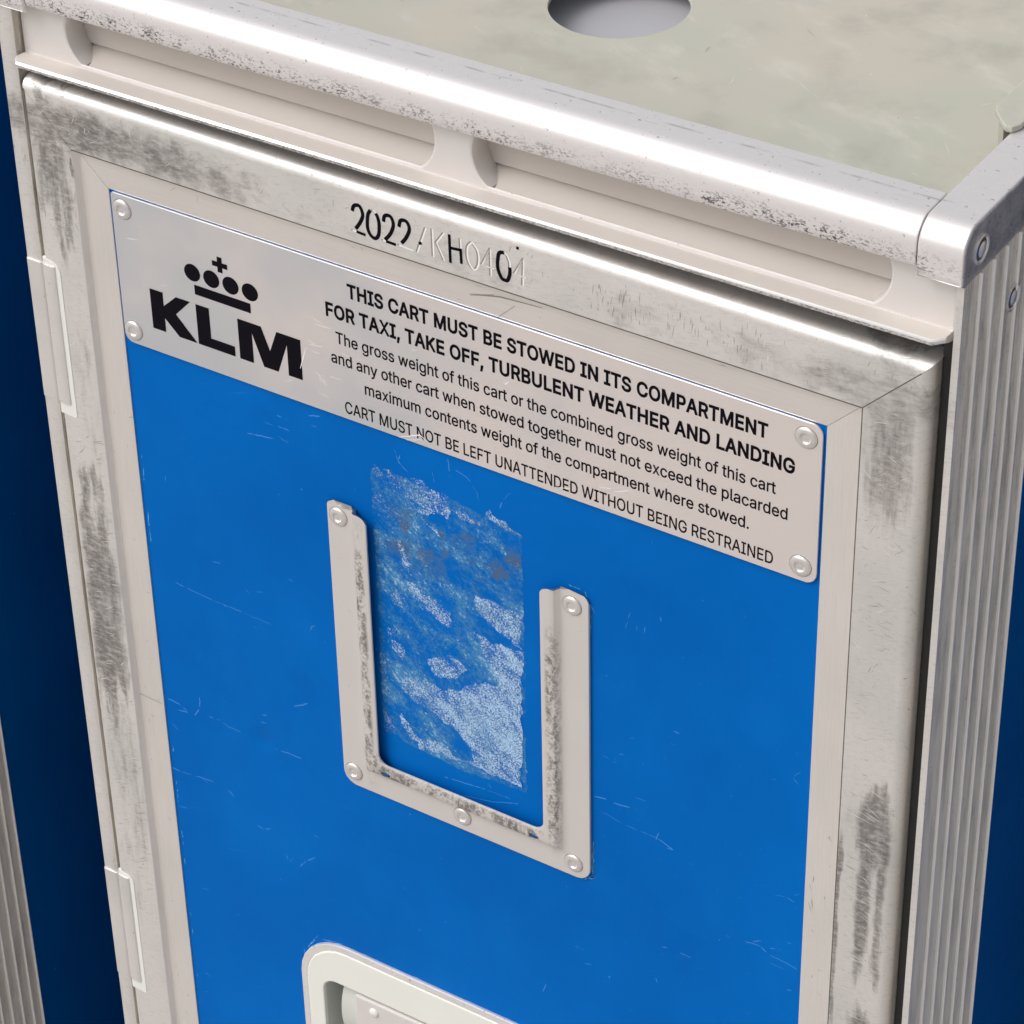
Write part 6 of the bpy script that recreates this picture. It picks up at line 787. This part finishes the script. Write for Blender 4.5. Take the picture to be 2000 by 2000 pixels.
# what is left of a label inside the holder
def jag(poly, amp, step=0.9, seed=1):
    r = random.Random(seed); out = []
    for i in range(len(poly)):
        a, b = Vector(poly[i]), Vector(poly[(i + 1) % len(poly)])
        n = max(1, int((b - a).length / step)); nr = Vector((-(b - a).y, (b - a).x)).normalized() if (b - a).length > 0 else Vector((0, 0))
        for k in range(n):
            p = a.lerp(b, k / n); j = 0 if abs(p.x - 171.2) < 0.4 and abs(b.x - a.x) < 1.0 else r.uniform(-amp, amp)
            out.append((p.x + nr.x * j, p.y + nr.y * j))
    return out
m = MB()
v, f = curve_mesh([jag([(120.9, -77), (134, -76.3), (150, -78), (172.3, -81), (172.6, -130), (172.3, -177.2), (150, -178.5), (128, -176.5), (120.7, -170), (121.0, -120)], 0.35, 1.2, 4)])
m.put([(x, 2.50, z) for x, z, w in v], f, 1)
for i, p in enumerate(PATCHES):
    v, f = curve_mesh([jag(jag(p, 0.9, 2.4, i + 50), 0.35, 0.6, i)])
    m.put([(x, 2.46 - 0.012 * i, z) for x, z, w in v], f, 0)
m.build('sticker_residue', [M_PAPER, M_FILM], door_panel, 0, smooth=0, fix=False)

# --- notice plate
placard_mb = MB()
PX0, PX1, PZ0, PZ1 = 34.1, 265.3, -61.9, -11.0
plate(placard_mb, [rrect(PX0, PX1, PZ0, PZ1, [3.2, 3.6, 3.2, 1.2])], 1.7, 2.55, 0.24)
for st in PLATE_SCRATCHES: placard_mb.stroke(st, 0.36, 1.615, 1, 0.4)
placard = placard_mb.build('placard', [M_PLATE, M_GOUGE_LIT], cart, 0)
placard['label'] = 'brushed metal plate with airline emblem and stowage notice'

RIV = [(3.2, -0.1), (3.2, 0.22), (2.95, 0.48), (2.45, 0.66), (1.9, 0.78), (1.62, 0.74), (1.45, 0.36), (1.1, 0.24), (0.6, 0.30), (0.0, 0.42)]
rvr = random.Random(2)
def rivet(parent, x, y, z, s=1.0, mat=M_RIVET):
    m = MB(); m.lathe((x, y, z), [(r * s, h * s) for r, h in RIV], 28); m.lathe((x, y, z), [(3.42 * s, 0.035), (3.0 * s, 0.05)], 28, 1); m.v = [(vx + rvr.uniform(-.05, .05) if k % 10 == 0 else vx, vy, vz) for k, (vx, vy, vz) in enumerate(m.v)]
    return m.build('rivet', [mat, M_GRIME], parent, 0, smooth=50)
for x, z in ((38.0, -15.9), (37.6, -57.3), (260.6, -15.9), (260.5, -57.0)): rivet(placard, x, 1.7, z)

LINES = [("THIS CART MUST BE STOWED IN ITS COMPARTMENT", 116.8, 249.5, -20.15, 4.35, 1),
         ("FOR TAXI, TAKE OFF, TURBULENT WEATHER AND LANDING", 109.05, 257.7, -28.45, 4.35, 1),
         ("The gross weight of this cart or the combined gross weight of this cart", 112.0, 252.4, -36.75, 3.75, 0),
         ("and any other cart when stowed together must not exceed the placarded", 109.95, 256.1, -43.75, 3.75, 0),
         ("maximum contents weight of the compartment where stowed.", 121.1, 244.8, -51.0, 3.75, 0),
         ("CART MUST NOT BE LEFT UNATTENDED WITHOUT BEING RESTRAINED", 113.8, 252.3, -59.75, 3.9, 2)]
m = MB()
cache = {}
for text, x0, x1, zb, cap, style in LINES:
    pen = 0; placed = []
    for ch in text:
        adv, gl = GLYPHS[ch]
        if gl:
            if (ch, style) not in cache: cache[ch, style] = glyph_tris(gl, {0: 9.0, 1: 26.0, 2: 7.0}[style])
            placed.append((pen, cache[ch, style]))
        pen += adv + (14 if style == 1 else 0)
    lo = min(placed[0][0] + p[0] for p in placed[0][1][0]); hi = max(placed[-1][0] + p[0] for p in placed[-1][1][0])
    kx = (x1 - x0) / (hi - lo); kz = cap / 509.0
    for off, (v, f) in placed:
        m.put([(x0 + (off + x - lo) * kx, 1.64, zb + z * kz) for x, z in v], f)
m.build('lettering', M_INK, placard, 0, smooth=0, fix=False)

m = MB()
KLM = [[(45.35,-40.15),(50.12,-40.15),(50.12,-44.75),(54.95,-40.15),(60.1,-40.15),(54.45,-46.2),(61.6,-53.75),(55.1,-53.75),(50.12,-48.9),(50.12,-53.75),(45.35,-53.75)],
       [(62.1,-40.15),(66.9,-40.15),(66.9,-50.35),(75.4,-50.35),(75.4,-53.75),(62.1,-53.75)],
       [(77.1,-40.15),(85.45,-40.15),(88.2,-47.6),(90.95,-40.15),(99.3,-40.15),(99.3,-53.75),(94.4,-53.75),(94.4,-43.4),(90.75,-53.75),(85.65,-53.75),(82.0,-43.4),(82.0,-53.75),(77.1,-53.75)],
       [(62.3,-33.5),(82.3,-33.5),(82.3,-36.75),(62.3,-36.75)],
       [(71.45,-21.2),(73.15,-21.2),(73.15,-22.95),(75.0,-22.95),(75.0,-24.6),(73.15,-24.6),(73.15,-26.3),(71.45,-26.3),(71.45,-24.6),(69.6,-24.6),(69.6,-22.95),(71.45,-22.95)]]
for p in KLM:
    v, f = curve_mesh([p]); m.put([(x, 1.64, z) for x, z, w in v], f)
for x in (61.95, 68.8, 75.65, 82.5):
    v, f = curve_mesh([[(x + 2.85 * cos(2 * pi * i / 40), -29.6 + 2.85 * sin(2 * pi * i / 40)) for i in range(40)]])
    m.put([(a, 1.64, b) for a, b, w in v], f)
m.build('emblem', M_INK, placard, 0, smooth=0, fix=False)

# --- U-shaped card holder: flat flange, jog, raised channel edge
HX0, HX1, HZB, HZT = 105.0, 194.9, -201.7, -92.6
WS = [(0, 2.4), (0, 1.75), (0.12, 1.55), (0.6, 1.5), (1.4, 1.5), (2.6, 1.5), (4, 1.5), (6.5, 1.5), (9.0, 1.5), (9.5, 1.3), (10.3, -0.25), (10.8, -0.5), (12.5, -0.55), (14.0, -0.55), (14.8, -0.52), (15.1, -0.35), (15.15, 0.1), (14.9, 0.35), (11.0, 0.4), (10.6, 0.7), (10.0, 2.4)]
def ztop(w, right):
    if w < 3.2: d = 3.2 - sqrt(max(0, 3.2 ** 2 - (3.2 - w) ** 2))
    elif w > 12.6: d = 2.4 - sqrt(max(0, 2.4 ** 2 - (w - 12.6) ** 2)) + 1.1
    elif w > 9.3: d = 1.1 if not right else 0.9
    else: d = 0
    return HZT - d - (0.8 if right else 0)
rings = []
def hring(kind, t):
    out = []
    for w, y in WS:
        if kind == 'lt': p = (HX0 + w, y, ztop(w, False) - t * (ztop(w, False) - (HZB + 22)))
        elif kind == 'rt': p = (HX1 - w, y, ztop(w, True) - t * (ztop(w, True) - (HZB + 22)))
        else:
            r0 = 5.0 - 4.4 * min(w, 9.5) / 9.5 if w <= 9.5 else 0.6 + 2.9 * (w - 9.5) / 5.6
            if kind == 'bl': cx, a = HX0 + w + r0, 180 + 90 * t
            else: cx, a = HX1 - w - r0, 270 + 90 * t
            p = (cx + r0 * cos(radians(a)), y, HZB + w + r0 + r0 * sin(radians(a)))
        out.append(p)
    return out
for t in (0, 0.5, 1): rings.append(hring('lt', t))
for i in range(9): rings.append(hring('bl', i / 8))
for i in range(9): rings.append(hring('br', i / 8))
for t in (1, 0.5, 0): rings.append(hring('rt', t))
m = MB(); m.sweep(rings)
for x in (122.6, 176.4):                        # relief holes at the foot of the bend, hole shade and panel blue drawn as discs
    for k, (w, h, mi) in enumerate(((1.75, 0.62, 2), (1.15, 0.34, 1))):
        v, f = curve_mesh([[(x + w * cos(2 * pi * i / 24), -190.0 + h * sin(2 * pi * i / 24) + 0.15 * k) for i in range(24)]])
        m.put([(a, -0.58 - 0.01 * k, b) for a, b, _ in v], f, mi)
holder = m.build('card_holder', [M_HOLD, M_BLUE, M_GAP], cart, 0, smooth=42)
for x, z in ((109.0, -98.2), (108.9, -196.3), (149.3, -196.2), (189.2, -196.3), (189.4, -98.8)): rivet(holder, x, 1.5, z, 0.98)

# --- door latch: bright rim, off-white bowl and the paddle in it
LX0, LX1, LZ0, LZ1 = 81.9, 220.1, -372.0, -276.0
m = MB()
plate(m, [rrect(LX0, LX1, LZ0, LZ1, 19), rrect(LX0 + 2.7, LX1 - 2.7, LZ0 + 2.7, LZ1 - 3.0, 16.5)], 1.2, 2.55, 0.35)
latch = m.build('latch', M_RAIL, cart)
m = MB()
plate(m, [rrect(LX0 + 2.6, LX1 - 2.6, LZ0 + 2.6, LZ1 - 2.9, 16.5), rrect(91.0, 211, -356, -293.6, 5.5)], 0.9, 8, 0.5)
m.build('latch_plate', M_LATCH, latch)
m = MB(); m.box(90.5, 211.5, 11.5, 14, -357, -293)
m.box(90.5, 91.2, 2, 14, -357, -293); m.box(90.5, 211.5, 2, 14, -293.7, -293)
m.build('latch_recess', M_CAVE, latch)
m = MB()
plate(m, [rrect(103.4, 205, -350, -295.0, 1.2)], 1.0, 4.5, 0.9)
handle = m.build('latch_handle', M_WEB, latch)
rings = []
for k in range(13):
    a = pi * k / 12
    rings.append([(102.9, 9 + 7.5 * -sin(a), -308 + 12.5 * cos(a)), (96.5, 9 + 6.6 * -sin(a), -308 + 11.0 * cos(a)), (95.6, 9 + 5.6 * -sin(a), -308 + 9.6 * cos(a))])
m = MB()
m.sweep([[(x, 7.5 - dy * 5.0, -308 + 0.0 + r * 12.3) for r, dy in [(cos(radians(a)), sin(radians(a))) for a in range(0, 360, 15)]] for x in (103.1, 97.2, 96.4)])
m.build('latch_pivot', M_CAVE, latch, 0.6, 2, 40)
m = MB(); m.lathe((111.3, 1.0, -299.6), [(1.8, 0), (1.75, 0.3), (1.3, 0.6), (0.0, 0.7)], 20)
m.build('rivet', M_LATCH, latch, 0, smooth=60)

# --- hinges on the left edge: a pale plate with the pocket's lit edge in its colour and the knuckle beside it
for dz in (0.0, -244.2, -640.0):
    z1, z0 = -40.6 + dz, -96.6 + dz
    m = MB(); plate(m, [[(6.6, z0 + 0.3), (12.2, z0), (12.9, z0 + 0.6), (12.9, z1 - 4.2)] + arc(9.7, z1 - 4.0, 3.2, 0, 90, 5) + [(6.6, z1)]], -0.16, 1.5, 0.1)
    leaf = m.build('hinge', M_LATCH, cart)
    leaf['label'] = 'hinge let into the left door edge'
    m = MB()
    zz0, zz1 = z0 + 4.6, z1 - 2.2
    m.sweep([[(0.0, 1.5, z), (0.1, 0.1, z), (0.7, -0.45, z), (5.3, -0.5, z), (6.0, -0.28, z), (6.25, 0.1, z), (6.5, -0.28, z), (7.2, -0.62, z), (10.4, -0.75, z), (11.1, -0.4, z), (11.3, 0.3, z), (11.3, 1.5, z)] for z in (zz0, zz1)])
    m.build('hinge_knuckle', M_HINGE, leaf, 0.12, 2, 50)

# ------------------------------------------------------------------ the left neighbour, and an unseen right cart added for shade
cart['group'] = 'galley carts parked side by side'
KEEP = ('top_rail', 'side_rail', 'tray', 'side_panel', 'back_panel', 'base_frame', 'door_frame', 'door_panel', 'hinge', 'latch')
for dx, label in ((-0.377, 'cart at the left picture edge, only ribbed upright and shaded blue side showing'),
                  (0.375, 'unseen cart added beyond the side panel of the front cart to shade it')):
    other = empty('galley_cart', ROOT + Vector((dx, 0.10 if dx > 0 else 0.0, 0)))
    other['label'] = label
    other['category'] = 'galley cart'
    other['group'] = 'galley carts parked side by side'
    for ch in list(cart.children):
        if ch.name.split('.')[0] not in KEEP: continue
        c = ch.copy(); COL.objects.link(c); c.parent = other
        for g_ in ch.children:
            if g_.name.split('.')[0] in ('stamped_number', 'sticker_residue'): continue
            d = g_.copy(); COL.objects.link(d); d.parent = c
    for side, zt in ((1, 43.1), (-1, 40.7)):        # their uprights have closer ribs
        m = upright('side_post', other, side, pitch=5.5, nrib=7, first=2.8, depth=36.0, ztop=zt)
        m.build('side_post', [M_SIDE, M_EDGE], other, 0.12, 2, 40)
    m = MB(); m.box(300.2, 301.35, 36.0, 46.7, BOTTOM + 40, 43.4); m.build('panel_edge', M_BLUE_SHADED, other)
